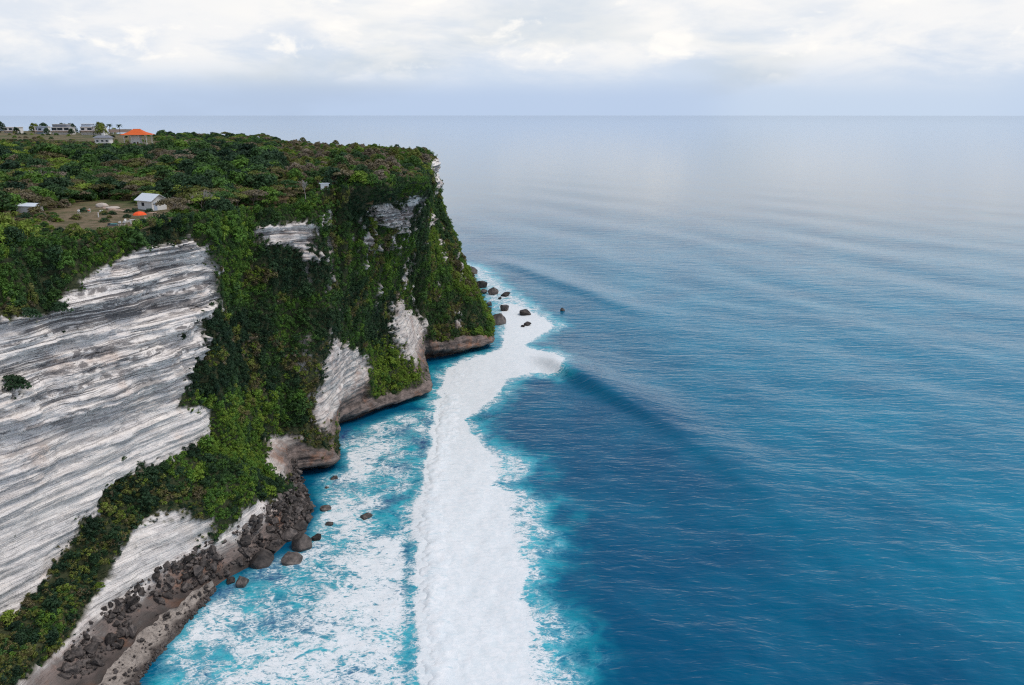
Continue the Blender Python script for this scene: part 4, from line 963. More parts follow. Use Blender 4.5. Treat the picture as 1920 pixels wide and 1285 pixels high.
# single bushes on the bare white wall
for (bx_, by_, bz_), sc_, lab in [((-87.5, 126, 52.3), 1.5, 'dark green bush on a ledge low on the white cliff'), ((-82.9, 136, 62.5), 1.1, 'small wide green bush alone on the upper white cliff'), ((-85.6, 130.5, 63.8), 1.1, 'dark bush hanging from the top edge of the white cliff')]:
    k_ = int(np.argmin(((GC.reshape(-1, 3) - np.array([bx_, by_, bz_])) ** 2).sum(1))); p_ = GC.reshape(-1, 3)[k_]
    o = thing('cliff_bush', (p_[0], p_[1], p_[2] - .5), 1.0, lab, 'bush', 'bushes on the white cliff'); o.scale = (sc_, sc_, sc_)
    link('stem', KIND['scrub_bush'][1][1], None, o); c_ = link('foliage', KIND['scrub_bush'][1][0], None, o); c_['tint'] = 0.2

# ------------------------------------------------------------------ boulders
import bmesh
t = NT('boulder_rock')
n_ = t.noise(0.9, 7, 0.65); n2_ = t.noise(4.0, 6, 0.7); oi = t.n('ShaderNodeObjectInfo')
c = t.mix(t.ramp(n_, 0.35, 0.66), (0.036, 0.032, 0.031), (0.115, 0.096, 0.086))
c = t.mix(t.math('MULTIPLY', t.ramp(n2_, 0.55, 0.72), 0.5), c, (0.22, 0.18, 0.16))
c2 = t.n('ShaderNodeHueSaturation'); t.l(c, c2.inputs['Color']); t.l(t.math('MULTIPLY_ADD', oi.outputs['Random'], 1.1, 0.45), c2.inputs['Value'])
M_BOULDER = t.set(Base_Color=c2.outputs[0], Roughness=0.72, Normal=t.bump(n2_, 0.6, 0.12, t.bump(n_, 0.6, 0.35)))
M_PALE = plain('pale_limestone', (0.50, 0.43, 0.37), 0.9, 0.25, 1.5, 0.5)
def boulder_mesh(seed, sub, cuts=9, keep=0.72):
    r = np.random.default_rng(seed); bm = bmesh.new(); bmesh.ops.create_icosphere(bm, subdivisions=sub, radius=1.0)
    V = np.array([v.co[:] for v in bm.verts]); 
    for _ in range(cuts):
        n = r.normal(size=3); n /= np.linalg.norm(n); d = keep + 0.2 * r.random()
        e = V @ n - d; V -= np.outer(np.maximum(e, 0), n) * 0.92
    V *= (1 + 0.10 * (fbm(V[:, 0] * 2 + seed, V[:, 1] * 2, V[:, 2] * 2, 3, seed) - 0.5) * 2)[:, None]
    for v, q in zip(bm.verts, V): v.co = q
    me = bpy.data.meshes.new('boulder'); bm.to_mesh(me); bm.free(); me.materials.append(M_BOULDER)
    return me
B_BIG = [boulder_mesh(200 + i, 4, 12, 0.62) for i in range(7)]
def flat_(me):
    me.polygons.foreach_set('use_smooth', np.zeros(len(me.polygons), bool)); return me
B_SML = [flat_(boulder_mesh(300 + i, 2, 9, 0.42)) for i in range(6)]
ROCKS = [  # x, y, width, height, label, base radii ratio
 (-25.3, 474, 7.7, 5.9, 'tall pointed dark sea rock farthest out along the headland'),
 (-17.8, 437, 8.0, 4.8, 'broad dark hump of rock second from the far end of the row'),
 (-16.3, 421, 4.3, 2.6, 'small dark rock tucked against the slope beside a larger rounded one'),
 (-10.8, 419, 6.1, 4.2, 'rounded dark sea rock just behind the flat one in the foam'),
 (-3.6, 414, 5.4, 2.2, 'low flat dark rock in the foam beyond the square rock'),
 (-6.7, 406, 1.8, 1.3, 'tiny dark rock between the flat rock and the square rock'),
 (-12.1, 392, 2.9, 2.4, 'small pointed rock touching the headland above the largest block'),
 (-11.6, 383, 2.2, 1.5, 'smallest dark rock at the headland foot beside the pointed one'),
 (-3.9, 382, 5.0, 3.6, 'square-sided dark rock standing in white foam'),
 (6.7, 373, 5.5, 2.9, 'wedge-shaped dark rock on the seaward side of the foam'),
 (-6.7, 355, 7.4, 6.2, 'largest dark block leaning at the tip of the headland'),
 (7.4, 352.5, 3.6, 1.6, 'low jagged dark rock awash below the wedge-shaped one'),
 (5.3, 349.5, 2.0, 0.8, 'tiny rock awash at the foot of the jagged one'),
 (26.0, 379, 2.2, 2.1, 'lone small dark rock in open water away from the others'),
 (-48.9, 156.5, 4.9, 4.6, 'big angular dark boulder at the water edge of the rubble'),
 (-49.8, 150.6, 5.0, 1.9, 'flat oval brown boulder lying in turquoise water'),
 (-56.5, 150, 5.0, 3.4, 'large rounded brown boulder where rubble meets turquoise water'),
 (-58.0, 141.6, 2.6, 2.3, 'upright dark boulder in the foam near the beach end'),
 (-36.6, 170, 2.8, 1.3, 'slanted dark rock alone in the churning shallows'),
 (-45.0, 166.6, 2.0, 0.8, 'small dark rock awash off the rubble point'),
 (-49.4, 191, 2.2, 1.0, 'small brown rock just off the undercut cliff point'),
 (-50.1, 185.5, 1.2, 0.6, 'tiny dark rock in white foam near the undercut point'),
 (-46.6, 159.8, 2.7, 1.4, 'low brown rock beside the big angular boulder'),
 (-47.7, 174, 2.6, 1.3, 'dark rock at the outer edge of the rubble field'),
 (-53.4, 160.7, 3.9, 2.8, 'pale brown boulder behind the big angular one'),
 (-57.9, 161, 3.3, 2.6, 'dark boulder in the rubble under the pink bank'),
 (-52.0, 164.5, 3.4, 2.9, 'tall brown boulder in the middle of the rubble field'),
 (-61.0, 142.6, 1.8, 1.2, 'small dark rock between the beach and upright boulder'),
]
for i, (x, y, w_, h_, lab) in enumerate(ROCKS):
    o = link('sea_rock' if y > 300 or 'water' in lab or 'foam' in lab or 'awash' in lab or 'shallows' in lab else 'boulder', B_BIG[i % 7], None, None,
             label=lab, category='rock', group='dark rocks off the headland' if y > 300 else 'boulders along the shore')
    r = random.Random(500 + i)
    o.location = (x, y, h_ * 0.16); o.scale = (w_ * 0.56, w_ * r.uniform(0.45, 0.6), h_ * 0.72)
    o.rotation_euler = (r.uniform(-.25, .25), r.uniform(-.25, .25), r.uniform(-.3, .3) + (math.pi if r.random() < .5 else 0))
# rubble: samples on the shore strip of the coast
rows_ = (VV > 1.25) & (VV < 2.42) & (UU > 2.6) & (UU < 11.15) & (GC[..., 2] > 0.15) & (GC[..., 2] < 7.5)
rows_ &= ~((UU < 5.7) & (VV < 1.62))
ci, cj = np.nonzero(rows_); ar = np.zeros(UU.shape); ar[:-1, :-1] = area
dens = fbm(X0 * 0.22, Y0 * 0.22, None, 3, 131)[ci, cj]
wgt = ar[ci, cj] * smooth(0.30, 0.50, dens) * np.where(UU[ci, cj] > 8.6, 1.8, 1.0)
NB = 2900
pk = RNG.choice(len(ci), NB, p=wgt / wgt.sum())
bp = GC[ci[pk], cj[pk]] + np.c_[RNG.normal(0, .5, (NB, 2)), np.zeros(NB)]
bsz = np.clip(RNG.lognormal(-1.2, 0.75, NB), 0.15, 1.6)
# a line of dark cobbles at the beach's wet edge
ne = 420; q = RNG.uniform(1.2, 5, ne); ea = pl(bw, q); eb = pl(bb, q); f_ = np.where(RNG.random((ne, 1)) < 0.6, RNG.normal(0.12, 0.06, (ne, 1)), RNG.uniform(0.1, 1.0, (ne, 1))); exy = ea + (eb - ea) * f_
ez = -0.35 + 2.3 * np.clip((f_[:, 0] + 0.15) / 1.25, 0, 1) ** 1.25
bp = np.vstack([bp, np.c_[exy, ez]]); bsz = np.concatenate([bsz, np.clip(RNG.lognormal(-1.25, 0.45, ne), 0.15, 0.7)])
order = np.argsort(-bsz)
BM = [(-48.9, 156.5, 'the big angular boulder'), (-49.8, 150.6, 'the flat oval boulder'), (-56.5, 150, 'the large rounded boulder'), (-58, 141.6, 'the upright boulder'), (-52, 164.5, 'the tall brown boulder'),
      (-57.9, 161, 'the boulder under the bank'), (-47.7, 174, 'the outer rubble rock'), (-49.4, 191, 'the undercut point'), (-69, 131, 'the far beach end'), (-73, 116, 'the mid beach')]
big = list(order[:270])
def size_word(s_): return 'large' if s_ > 1.2 else 'medium' if s_ > 0.85 else 'small'
blab = which([(bp[k][0], bp[k][1], size_word(bsz[k]) + ' dark boulder') for k in big], BM)
for k, lab in zip(big, blab):
    x, y, z = bp[k]; s_ = bsz[k]; r = random.Random(int(k))
    grp = 'boulders of the rubble field' if y > 150 else 'boulders behind the beach'
    o = link('boulder', B_SML[r.randrange(6)], None, None, label=lab, category='boulder', group=grp)
    o.location = (x, y, z + s_ * 0.12); o.scale = (s_ * r.uniform(.8, 1.2), s_ * r.uniform(.8, 1.2), s_ * r.uniform(.6, .9)); o.rotation_euler = (r.uniform(-.4, .4), r.uniform(-.4, .4), r.uniform(0, 6.28))
small_src = [ob for ob in COL.objects if ob.name.startswith('boulder') and ob.data in B_SML]
srcs = []
for me in B_SML: srcs.append(next(ob for ob in small_src if ob.data == me))
rk = order[270:]; nr = len(rk)
scatter('shore_rubble', bp[rk] + np.c_[np.zeros((nr, 2)), bsz[rk] * .1], RNG.uniform(0, 6.28, (nr, 3)), bsz[rk][:, None] * RNG.uniform(.7, 1.2, (nr, 3)), np.zeros(nr), RNG.integers(0, 6, nr), srcs,
        kind='stuff', label='stony rubble of small dark rocks along the shore', category='rubble')

# ------------------------------------------------------------------ small things built from boxes and tubes
def box_bm(bm, cx, cy, cz, sx, sy, sz, rz=0.0):
    ca, sa = math.cos(rz), math.sin(rz); vs = []
    for dx in (-.5, .5):
        for dy in (-.5, .5):
            for dz in (-.5, .5):
                x, y = dx * sx, dy * sy; vs.append(bm.verts.new((cx + x * ca - y * sa, cy + x * sa + y * ca, cz + dz * sz)))
    for f in ((0, 1, 3, 2), (4, 6, 7, 5), (0, 4, 5, 1), (2, 3, 7, 6), (0, 2, 6, 4), (1, 5, 7, 3)): bm.faces.new([vs[i] for i in f])
def part(name, mat, parent, *boxes, bevel=0.0):
    bm = bmesh.new()
    for b in boxes: box_bm(bm, *b)
    if bevel: bmesh.ops.bevel(bm, geom=bm.edges[:], offset=bevel, segments=1, affect='EDGES')
    bmesh.ops.recalc_face_normals(bm, faces=bm.faces[:])
    me = bpy.data.meshes.new(name); bm.to_mesh(me); bm.free()
    return link(name, me, mat, parent)
def poly_part(name, mat, parent, V, Fs):
    me = bpy.data.meshes.new(name); me.from_pydata(V, [], Fs); me.update()
    bm = bmesh.new(); bm.from_mesh(me); bmesh.ops.recalc_face_normals(bm, faces=bm.faces[:]); bm.to_mesh(me); bm.free()
    return link(name, me, mat, parent)
def tube_part(name, mat, parent, segs, k=6):
    return link(name, mesh_np(name, *tubes(segs, k)), mat, parent)
M_WHITE = plain('white_render', (0.74, 0.72, 0.69), 0.8, 0.08, 1.2)
M_ZINC = plain('pale_metal_roof', (0.62, 0.65, 0.69), 0.45, 0.1, 2.0)
M_TILE = plain('orange_roof_tile', (0.62, 0.115, 0.025), 0.75, 0.2, 1.5)
M_ORANGE = plain('orange_canvas', (0.80, 0.10, 0.025), 0.8, 0.12, 3.0)
M_GLASS = plain('dark_glass', (0.03, 0.045, 0.055), 0.15, 0.2, 1.0)
M_GREY = plain('grey_slate', (0.20, 0.21, 0.24), 0.8, 0.2, 2.0)
M_BLUEG = plain('blue_grey_render', (0.42, 0.48, 0.58), 0.8, 0.1, 1.0)
M_PLASTIC = plain('white_plastic', (0.80, 0.79, 0.76), 0.45, 0.05, 2.0)
M_TEAL = plain('teal_cloth', (0.06, 0.20, 0.20), 0.8, 0.2, 3.0)
M_DARK = plain('dark_cloth', (0.02, 0.022, 0.03), 0.8, 0.2, 3.0)
M_WOOD = plain('brown_wood', (0.17, 0.10, 0.055), 0.75, 0.25, 4.0)
M_PINK = plain('pink_plaster', (0.50, 0.36, 0.30), 0.85, 0.15, 1.0)
def gz(x, y): return ground_z(x, y)

# white shed with a pale metal gable roof
sx0, sy0 = -87.6, 186.5; sh = thing('shed', (sx0, sy0, gz(sx0, sy0) - 0.1), math.radians(-30), 'white shed with pale grey metal roof beside the clearing', 'shed')
L_, W_, HW, HR = 2.7, 2.0, 2.5, 3.75
V = [(-L_, -W_, 0), (L_, -W_, 0), (L_, W_, 0), (-L_, W_, 0), (-L_, -W_, HW), (L_, -W_, HW), (L_, W_, HW), (-L_, W_, HW), (-L_, 0, HR), (L_, 0, HR)]
poly_part('wall', M_WHITE, sh, V, [(0, 1, 5, 4), (2, 3, 7, 6), (1, 2, 6, 9, 5), (3, 0, 4, 8, 7)])
e_, o_ = 0.55, 0.45; dz = (HR - HW) / W_ * o_
ra = poly_part('roof', M_ZINC, sh, [(-L_ - e_, -W_ - o_, HW - dz + .05), (L_ + e_, -W_ - o_, HW - dz + .05), (L_ + e_, 0, HR + .05), (-L_ - e_, 0, HR + .05), (L_ + e_, W_ + o_, HW - dz + .05), (-L_ - e_, W_ + o_, HW - dz + .05)] +
    [(-L_ - e_, -W_ - o_, HW - dz + .15), (L_ + e_, -W_ - o_, HW - dz + .15), (L_ + e_, 0, HR + .15), (-L_ - e_, 0, HR + .15), (L_ + e_, W_ + o_, HW - dz + .15), (-L_ - e_, W_ + o_, HW - dz + .15)],
    [(0, 1, 2, 3), (3, 2, 4, 5), (6, 7, 8, 9), (9, 8, 10, 11), (0, 1, 7, 6), (4, 5, 11, 10), (1, 2, 8, 7), (2, 4, 10, 8), (0, 3, 9, 6), (3, 5, 11, 9)])
part('window', M_DARK, sh, (L_ + .03, 0.35, 1.75, .06, .8, .7)); part('door', M_BLUEG, sh, (L_ + .03, -1.0, 1.0, .06, .85, 2.0)); part('window', M_DARK, sh, (-0.6, -W_ - .03, 1.5, .9, .06, .8))

# long low lean-to with a white roof, half hidden in the scrub
lx, ly = -112.6, 178.6; lo = thing('low_shed', (lx, ly, gz(lx, ly) - 0.1), math.radians(-14), 'long low white-walled shed half hidden in the scrub', 'shed')
part('wall', M_WHITE, lo, (0, 0, 0.85, 6.0, 1.8, 1.7)); 
poly_part('roof', M_ZINC, lo, [(-3.3, -1.2, 1.65), (3.3, -1.2, 1.65), (3.3, 1.2, 2.15), (-3.3, 1.2, 2.15), (-3.3, -1.2, 1.77), (3.3, -1.2, 1.77), (3.3, 1.2, 2.27), (-3.3, 1.2, 2.27)], [(0, 1, 2, 3), (4, 5, 6, 7), (0, 1, 5, 4), (1, 2, 6, 5), (2, 3, 7, 6), (3, 0, 4, 7)])
part('door', M_WOOD, lo, (1.6, -.93, .8, .8, .06, 1.5))

def parasol(x, y, r, h, label):
    z = gz(x, y); o = thing('parasol', (x, y, z), 0.2, label, 'parasol')
    n = 8; V, Fs = [(0, 0, h)], []
    for ring, (q, zz) in enumerate(((0.45, h - 0.12), (0.8, h - 0.38), (1.0, h - 0.72))):
        V += [(r * q * math.cos(i * math.pi / 4), r * q * math.sin(i * math.pi / 4), zz) for i in range(n)]
    Fs += [(0, 1 + i, 1 + (i + 1) % n) for i in range(n)]
    for k in range(2): Fs += [(1 + k * n + i, 1 + (k + 1) * n + i, 1 + (k + 1) * n + (i + 1) % n, 1 + k * n + (i + 1) % n) for i in range(n)]
    poly_part('canopy', M_ORANGE, o, V, Fs); tube_part('pole', M_PLASTIC, o, [((0, 0, 0), (0, 0, h), .035, .03)])
    part('base', M_GREY, o, (0, 0, .06, .5, .5, .12), bevel=.03)
parasol(-78.8, 161.6, 1.45, 2.35, 'bright orange parasol open at the edge of the clearing')
def chair(x, y, rz, label, seatm=M_PLASTIC):
    o = thing('chair', (x, y, gz(x, y)), rz, label, 'chair', 'chairs in the clearing')
    part('seat', seatm, o, (0, 0, .43, .46, .46, .05)); part('backrest', M_PLASTIC, o, (0, .22, .68, .46, .05, .46))
    for dx in (-.2, .2):
        for dy in (-.2, .2): part('leg', M_PLASTIC, o, (dx, dy, .2, .05, .05, .41))
        part('armrest', M_PLASTIC, o, (dx * 1.1, 0, .64, .05, .44, .04))
for x, y, rz, lab, sm_ in [(-99.4, 175.4, .4, 'white plastic chair with a dark seat alone in the clearing', M_DARK), (-98.7, 178.4, -.3, 'white plastic chair with an orange seat in mid clearing', M_ORANGE),
        (-82.9, 163.6, 1.0, 'white plastic chair beside the small table near the parasol', M_PLASTIC), (-82.0, 163.0, -1.2, 'white plastic chair closest to the orange parasol', M_PLASTIC),
        (-81.9, 158.9, .2, 'white chair with dark seat at the very cliff edge', M_DARK), (-81.1, 159.0, -.1, 'white chair with dark seat nearest the white posts', M_DARK)]:
    chair(x, y, rz, lab, sm_)
tx, ty = -80.6, 162.2; o = thing('table', (tx, ty, gz(tx, ty)), 0.3, 'small square white table under the orange parasol', 'table')
part('tabletop', M_PLASTIC, o, (0, 0, .72, .85, .85, .05))
for dx in (-.36, .36):
    for dy in (-.36, .36): part('leg', M_PLASTIC, o, (dx, dy, .35, .05, .05, .7))
tx, ty = -83.4, 158.9; o = thing('daybed', (tx, ty, gz(tx, ty)), 0.1, 'low daybed with teal and dark cushions at the cliff edge', 'daybed')
part('frame', M_GREY, o, (0, 0, .22, 1.9, .9, .2)); part('cushion', M_TEAL, o, (0.2, 0, .41, 1.3, .84, .18), bevel=.04); part('pillow', M_DARK, o, (-.68, 0, .46, .42, .8, .26), bevel=.05)
for dx in (-.85, .85):
    for dy in (-.38, .38): part('leg', M_GREY, o, (dx, dy, .07, .08, .08, .14))
wb = (-95.8, 178.4); o = thing('water_drum', (*wb, gz(*wb)), 0, 'round white drum lying in the clearing by dark bushes', 'drum'); 
tube_part('barrel', M_PLASTIC, o, [((-.3, 0, .3), (-.1, 0, .3), .27, .31), ((-.1, 0, .3), (.2, 0, .3), .31, .31), ((.2, 0, .3), (.4, 0, .3), .31, .27)], 10); part('lid', M_DARK, o, (.42, 0, .3, .05, .34, .34), bevel=.02)
for i, (x, y) in enumerate([(-92.6, 170.9), (-79.2, 164.6), (-78.2, 166.2), (-77.4, 169.0), (-76.9, 172.4), (-76.4, 175.8), (-76.0, 178.8), (-80.2, 160.2)]):
    o = thing('post', (x, y, gz(x, y)), i * .4, 'lone white post standing in mid clearing' if i == 0 else 'short white post, ' + (['second', 'third', 'fourth', 'fifth', 'sixth', 'last', 'first'][i - 1]) + ' in the row running from the parasol', 'post', None if i == 0 else 'white posts along the edge')
    part('shaft', M_WHITE, o, (0, 0, .45, .16, .16, .95)); part('cap', M_WHITE, o, (0, 0, .96, .22, .22, .07))
o = link('pale_rock', boulder_mesh(401, 3), None, None, label='pale limestone heap at the back of the clearing', category='rock'); o.data.materials[0] = M_PALE
o.location = (-102.0, 190.6, gz(-102, 190.6) + .3); o.scale = (1.6, 1.0, .8)
o = link('pale_rock', boulder_mesh(402, 3), None, None, label='pale pinkish rock slab behind the dark bushes of the clearing', category='rock'); o.data.materials[0] = M_PALE
o.location = (-97.2, 186.5, gz(-97.2, 186.5) + .1); o.scale = (1.7, .8, .4); o.rotation_euler[2] = .3
# worn path through the clearing
pp = np.array([(-103, 192), (-99.5, 188), (-96, 184.5), (-92.5, 182.5), (-89, 181.8), (-84, 181)], float); q = np.linspace(0, 4.999, 60); cl_ = pl(pp, q)
dn = np.gradient(cl_, axis=0); dn = np.stack([-dn[:, 1], dn[:, 0]], 1); dn /= np.linalg.norm(dn, axis=1, keepdims=True)
pv = []
for k in range(60):
    for s_ in (-1, -.33, .33, 1):
        x, y = cl_[k] + dn[k] * s_ * (0.7 + .25 * math.sin(k * .7)); pv.append((x, y, gz(x, y) + (.10 if abs(s_) < .9 else -.05)))
link('path', mesh_np('path', np.array(pv), grid_faces(60, 4)[:, ::-1]), plain('worn_earth', (0.36, 0.25, 0.19), .95, .25, 1.0), kind='structure')

# leafless trees
def bare_tree(x, y, h, label, seed, spread=0.55, mat=M_DEAD, name='bare_tree'):
    r = random.Random(seed); o = thing(name, (x, y, gz(x, y)), r.uniform(0, 6), label, 'tree', 'leafless trees')
    trunk = [((0, 0, -.4), (0, 0, h * .2), .09, .075)]; br_ = []
    def grow(p, d, l, rad, dep):
        q_ = p + d * l; (br_ if dep else trunk).append((tuple(p), tuple(q_), rad, rad * .65))
        if dep >= 5: return
        for _ in range(3 if dep < 2 else 2):
            nd_ = (d + Vector((r.uniform(-1, 1), r.uniform(-1, 1), r.uniform(-.2, .6))) * spread).normalized(); grow(q_, nd_, l * r.uniform(.6, .85), max(.028, rad * .66), dep + 1)
    for _ in range(2): grow(Vector((0, 0, h * .2)), Vector((r.uniform(-.5, .5), r.uniform(-.5, .5), 1)).normalized(), h * .26, .06, 0)
    tube_part('trunk', mat, o, trunk, 6); tube_part('branches', mat, o, br_, 4)['kind'] = 'stuff'
bare_tree(-80.8, 183.5, 3.0, 'pale leafless forked tree to the right of the white shed', 3, .35)
bare_tree(-55.2, 205.5, 4.2, 'pale pinkish leafless tree near the cliff notch', 5)
for x, y, h, lab, sd_ in [(-143, 232, 5.5, 'bleached leafless tree rising from dark woodland on the plateau', 8), (-96.5, 222, 5, 'grey leafless tree in the scrub behind the shed', 9), (-77, 238, 4.5, 'grey leafless tree in the dry scrub of mid plateau', 12),
        (-71, 176, 5.2, 'tall grey leafless tree above the end of the white cliff', 14), (-73.5, 179, 4.6, 'slim grey leafless tree beside the tall one at the cliff end', 15), (-47.5, 222, 3.4, 'pale leafless bush beside the small white hut', 18)]:
    bare_tree(x, y, h, lab, sd_)

# small white hut at the rim
hx, hy = -52.0, 214.6; o = thing('hut', (hx, hy, gz(hx, hy) - 1.1), .15, 'small flat-roofed white hut at the cliff rim', 'hut')
part('wall', M_WHITE, o, (0, 0, 1.3, 2.2, 2.0, 2.6)); part('roof', M_ZINC, o, (0, 0, 2.68, 2.9, 2.5, .16)); part('door', M_WOOD, o, (.3, -1.03, 1.0, .7, .06, 1.9))

# open pavilion with an orange two-tier hip roof
px_, py_ = -200.0, 420.0; pz = gz(px_, py_) - .2; o = thing('pavilion', (px_, py_, pz), math.radians(8), 'large pavilion with a bright orange hipped roof', 'pavilion')
def hip(w, d, w2, d2, z0, z1): return [(-w, -d, z0), (w, -d, z0), (w, d, z0), (-w, d, z0), (-w2, -d2, z1), (w2, -d2, z1), (w2, d2, z1), (-w2, d2, z1)], [(0, 1, 5, 4), (1, 2, 6, 5), (2, 3, 7, 6), (3, 0, 4, 7), (4, 5, 6, 7), (3, 2, 1, 0)]
dzp = 84.0 + 0.2 - pz
rf = poly_part('roof', M_TILE, o, *hip(7.2, 5.9, 3.6, 2.8, 2.3 + dzp, 3.7 + dzp)); poly_part('upper_roof', M_TILE, rf, *hip(3.7, 2.9, 1.8, 0.45, 3.68 + dzp, 5.1 + dzp)); part('ridge', M_TILE, rf, (0, 0, 5.15 + dzp, 3.8, .35, .25))
for x in (-5.6, -1.9, 1.9, 5.6):
    for y in (-4.4, 4.4): part('column', M_WHITE, o, (x, y, 1.15 + dzp / 2, .3, .3, 2.35 + dzp))
part('wall', M_WHITE, o, (-.5, -1.0, 1.1 + dzp / 2, 4.0, 5.0, 2.3 + dzp)); part('floor', M_GREY, o, (0, 0, .1, 12.5, 10, .5)); part('window', M_GLASS, o, (-.9, -3.53, 1.3, 1.1, .06, 1.0)); part('door', M_WOOD, o, (.7, -3.53, 1.1, .8, .06, 1.8))
gx_, gy_ = -207.0, 398.0; zg = gz(gx_, gy_) ; o = thing('bungalow', (gx_, gy_, zg), .1, 'small grey-roofed bungalow with white chimney block left of the orange pavilion', 'house')
hh = max(1.6, 85.6 - zg)
part('wall', M_WHITE, o, (0, 0, hh / 2, 7.0, 4.6, hh)); rf = poly_part('roof', M_GREY, o, *hip(4.2, 3.0, 2.6, .4, hh, hh + 1.1)); part('chimney', M_WHITE, rf, (.2, 0, hh + 1.5, 1.3, 1.0, 1.3))
for x in (-2.2, 0.2, 2.3): part('window', M_GLASS, o, (x, -2.33, hh * .6, 1.0, .06, .8))

# white villas on the skyline
def villa(x, y, w, d, h, label, wm, rm, up=None, glass=(), name='villa'):
    h *= 0.85; glass = [(a_, b_, c_ * .82) for a_, b_, c_ in glass]
    z = min(gz(x, y), 85.0); o = thing(name, (x, y, z), 0.06, label, 'house', 'white houses on the skyline'); e = 84.8 - z
    part('wall', wm, o, (0, 0, (h + e) / 2, w, d, h + e)); rf = part('roof', rm, o, (0, 0, h + e + .14, w + .9, d + .9, .28))
    if up: part('upper_storey', up[3], o, (up[0], .5, h + e + .28 + up[2] / 2, up[1], d * .7, up[2])); part('upper_roof', rm, rf, (up[0], .5, h + e + .28 + up[2] + .12, up[1] + .8, d * .7 + .8, .24))
    for gx0, gw, gh in glass: part('window', M_GLASS, o, (gx0, -d / 2 - .03, e + .5 + gh / 2, gw, .06, gh))
    part('terrace', M_PINK, o, (0, -d / 2 - 1.2, e - .15, w + 1, 2.4, .3))
    return o
villa(-379.5, 600, 10.0, 8, 3.0, 'long low white villa farthest left on the skyline', M_WHITE, M_WHITE, None, [(-3.4, 1.6, 1.9), (0, 2.2, 1.9), (3.4, 1.6, 1.9)])
villa(-364.5, 612, 8.0, 8, 3.3, 'white villa with wide dark opening, second along the skyline', M_WHITE, M_WHITE, None, [(-1, 4.0, 2.2), (3.2, 1.2, 1.8)])
villa(-356.5, 598, 4.2, 7, 3.6, 'narrow blue-grey block beside the white skyline villas', M_BLUEG, M_BLUEG, None, [(0, 2.0, 1.6)])
villa(-341.5, 600, 13.0, 9, 2.9, 'two-storey white villa with long dark veranda on the skyline', M_WHITE, M_WHITE, (-1.2, 10.5, 2.0, M_GREY), [(-4.6, 3.6, 2.1), (-.4, 3.8, 2.1), (4.4, 3.4, 2.1)])
villa(-325.0, 606, 9.0, 9, 3.2, 'white villa with raised blue-grey upper block on the skyline', M_WHITE, M_WHITE, (-.8, 7.0, 1.9, M_BLUEG), [(-2.8, 2.4, 1.8), (2.2, 3.2, 1.8)])
villa(-316.5, 606, 7.0, 8, 3.4, 'small white gabled house at the end of the skyline row', M_WHITE, M_GREY, None, [(1.5, 1.4, 1.4)])
o = thing('garden_wall', (-291, 585, 84.2), .03, 'long low pink garden wall beside the palms', 'wall'); part('coping', M_WHITE, o, (0, 0, 2.05, 17.3, .6, .14)); part('wall_body', M_PINK, o, (0, 0, .85, 17, .4, 2.3))
# palms and skyline trees
def palm(x, y, h, label):
    z = gz(x, y); h = h + 85.4 - z; o = thing('palm_tree', (x, y, z), random.uniform(0, 6), label, 'palm tree', 'palms on the skyline')
    tube_part('trunk', M_BARK, o, [((0, 0, -.3), (.15, 0, h * .5), .22, .17), ((.15, 0, h * .5), (.25, .05, h), .17, .13)])
    for k in range(13):
        th = k * 2.4; up = .55 - .07 * k; V, Fs = [], []
        for s_ in range(7):
            q_ = s_ / 6; rr = 2.5 * q_; zz = h + up * rr * 1.1 - 1.1 * q_ * q_ * 1.3; wd = .42 * math.sin(math.pi * min(1, q_ * .85 + .12)) + .03
            for e2 in (-1, 0, 1): V.append((.25 + rr * math.cos(th) - e2 * wd * math.sin(th), .05 + rr * math.sin(th) + e2 * wd * math.cos(th), zz - abs(e2) * wd * .5))
        Fs = [(a * 3 + b, a * 3 + 3 + b, a * 3 + 4 + b, a * 3 + 1 + b) for a in range(6) for b in range(2)]
        f_ = poly_part('frond', M_LEAF, o, V, Fs); f_['tint'] = .12
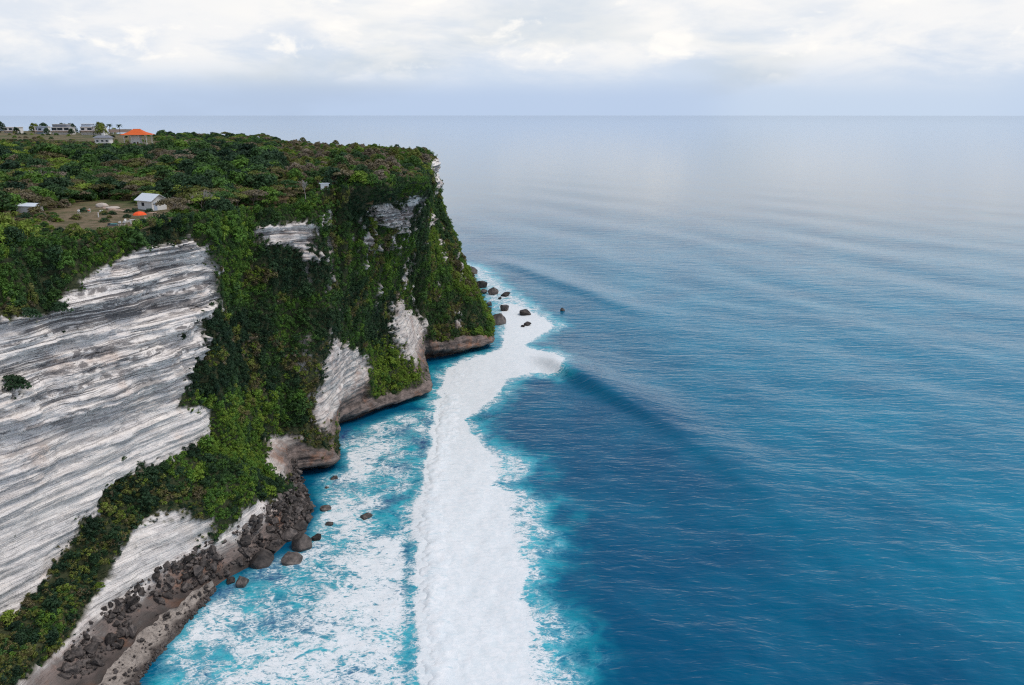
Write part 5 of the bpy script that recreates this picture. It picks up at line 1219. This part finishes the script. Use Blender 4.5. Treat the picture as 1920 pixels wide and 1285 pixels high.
palm(-286.0, 560, 4.6, 'left of two palms standing on the skyline'); palm(-279.5, 561, 4.3, 'right of two palms standing on the skyline')
for x, y, s_, lab in [(-387, 596, 2.3, 'big round tree at the left end of the skyline villas'), (-372, 614, 2.2, 'round brownish tree behind the second skyline villa'), (-365, 615, 2.3, 'broad dark tree behind the skyline villas'), (-342, 612, 2.3, 'dark tree above the two-storey skyline villa'),
        (-319.5, 612, 2.6, 'tall dark tree behind the last skyline villas'), (-312, 598, 2.2, 'dark tree in front of the small gabled house'), (-372.5, 592, 1.3, 'small tree in the gap beside the long low villa'), (-351, 594, 1.3, 'small tree between the blue-grey block and two-storey villa'), (-332.5, 594, 1.25, 'small tree at the corner of the two-storey villa'),
        (-348, 611, 2.3, 'tall tree behind the narrow blue-grey block'), (-331, 612, 2.2, 'tall tree in the gap behind the skyline villas'), (-303, 600, 1.5, 'tree at the inland end of the pink garden wall')]:
    z = gz(x, y); o = thing('rounded_tree', (x, y, z - .2), random.uniform(0, 6), lab, 'tree', 'trees among the skyline houses'); o.scale = (s_ * .8, s_ * .8, s_)
    v_ = random.randrange(3); link('trunk', KIND['rounded_tree'][v_][1], None, o); c_ = link('crown', KIND['rounded_tree'][v_][0], None, o); c_['tint'] = random.choice([.1, .2, .75])


# tufts and small bushes scattered over the clearing
TB = [(-104, 186), (-101.5, 181), (-94.2, 176.2), (-93.4, 175.0), (-92.6, 176.6), (-91.6, 175.6), (-96, 168), (-90, 170.5), (-88.5, 165.5), (-92, 160.5), (-86.5, 171.5), (-89.6, 181.2), (-90.6, 180.2), (-86.2, 181.6)]
for (x, y), lab in zip(TB, which([(x, y, 'small dark bush in the clearing') for x, y in TB], MARKS)):
    o = thing('scrub_bush', (x, y, gz(x, y) - .1), random.uniform(0, 6), lab, 'bush', 'small bushes in the clearing'); s_ = random.uniform(.35, .75); o.scale = (s_, s_, s_ * .9)
    v_ = random.randrange(3); link('stem', KIND['scrub_bush'][v_][1], None, o); c_ = link('foliage', KIND['scrub_bush'][v_][0], None, o); c_['tint'] = random.choice([.15, .2, .3, .8])
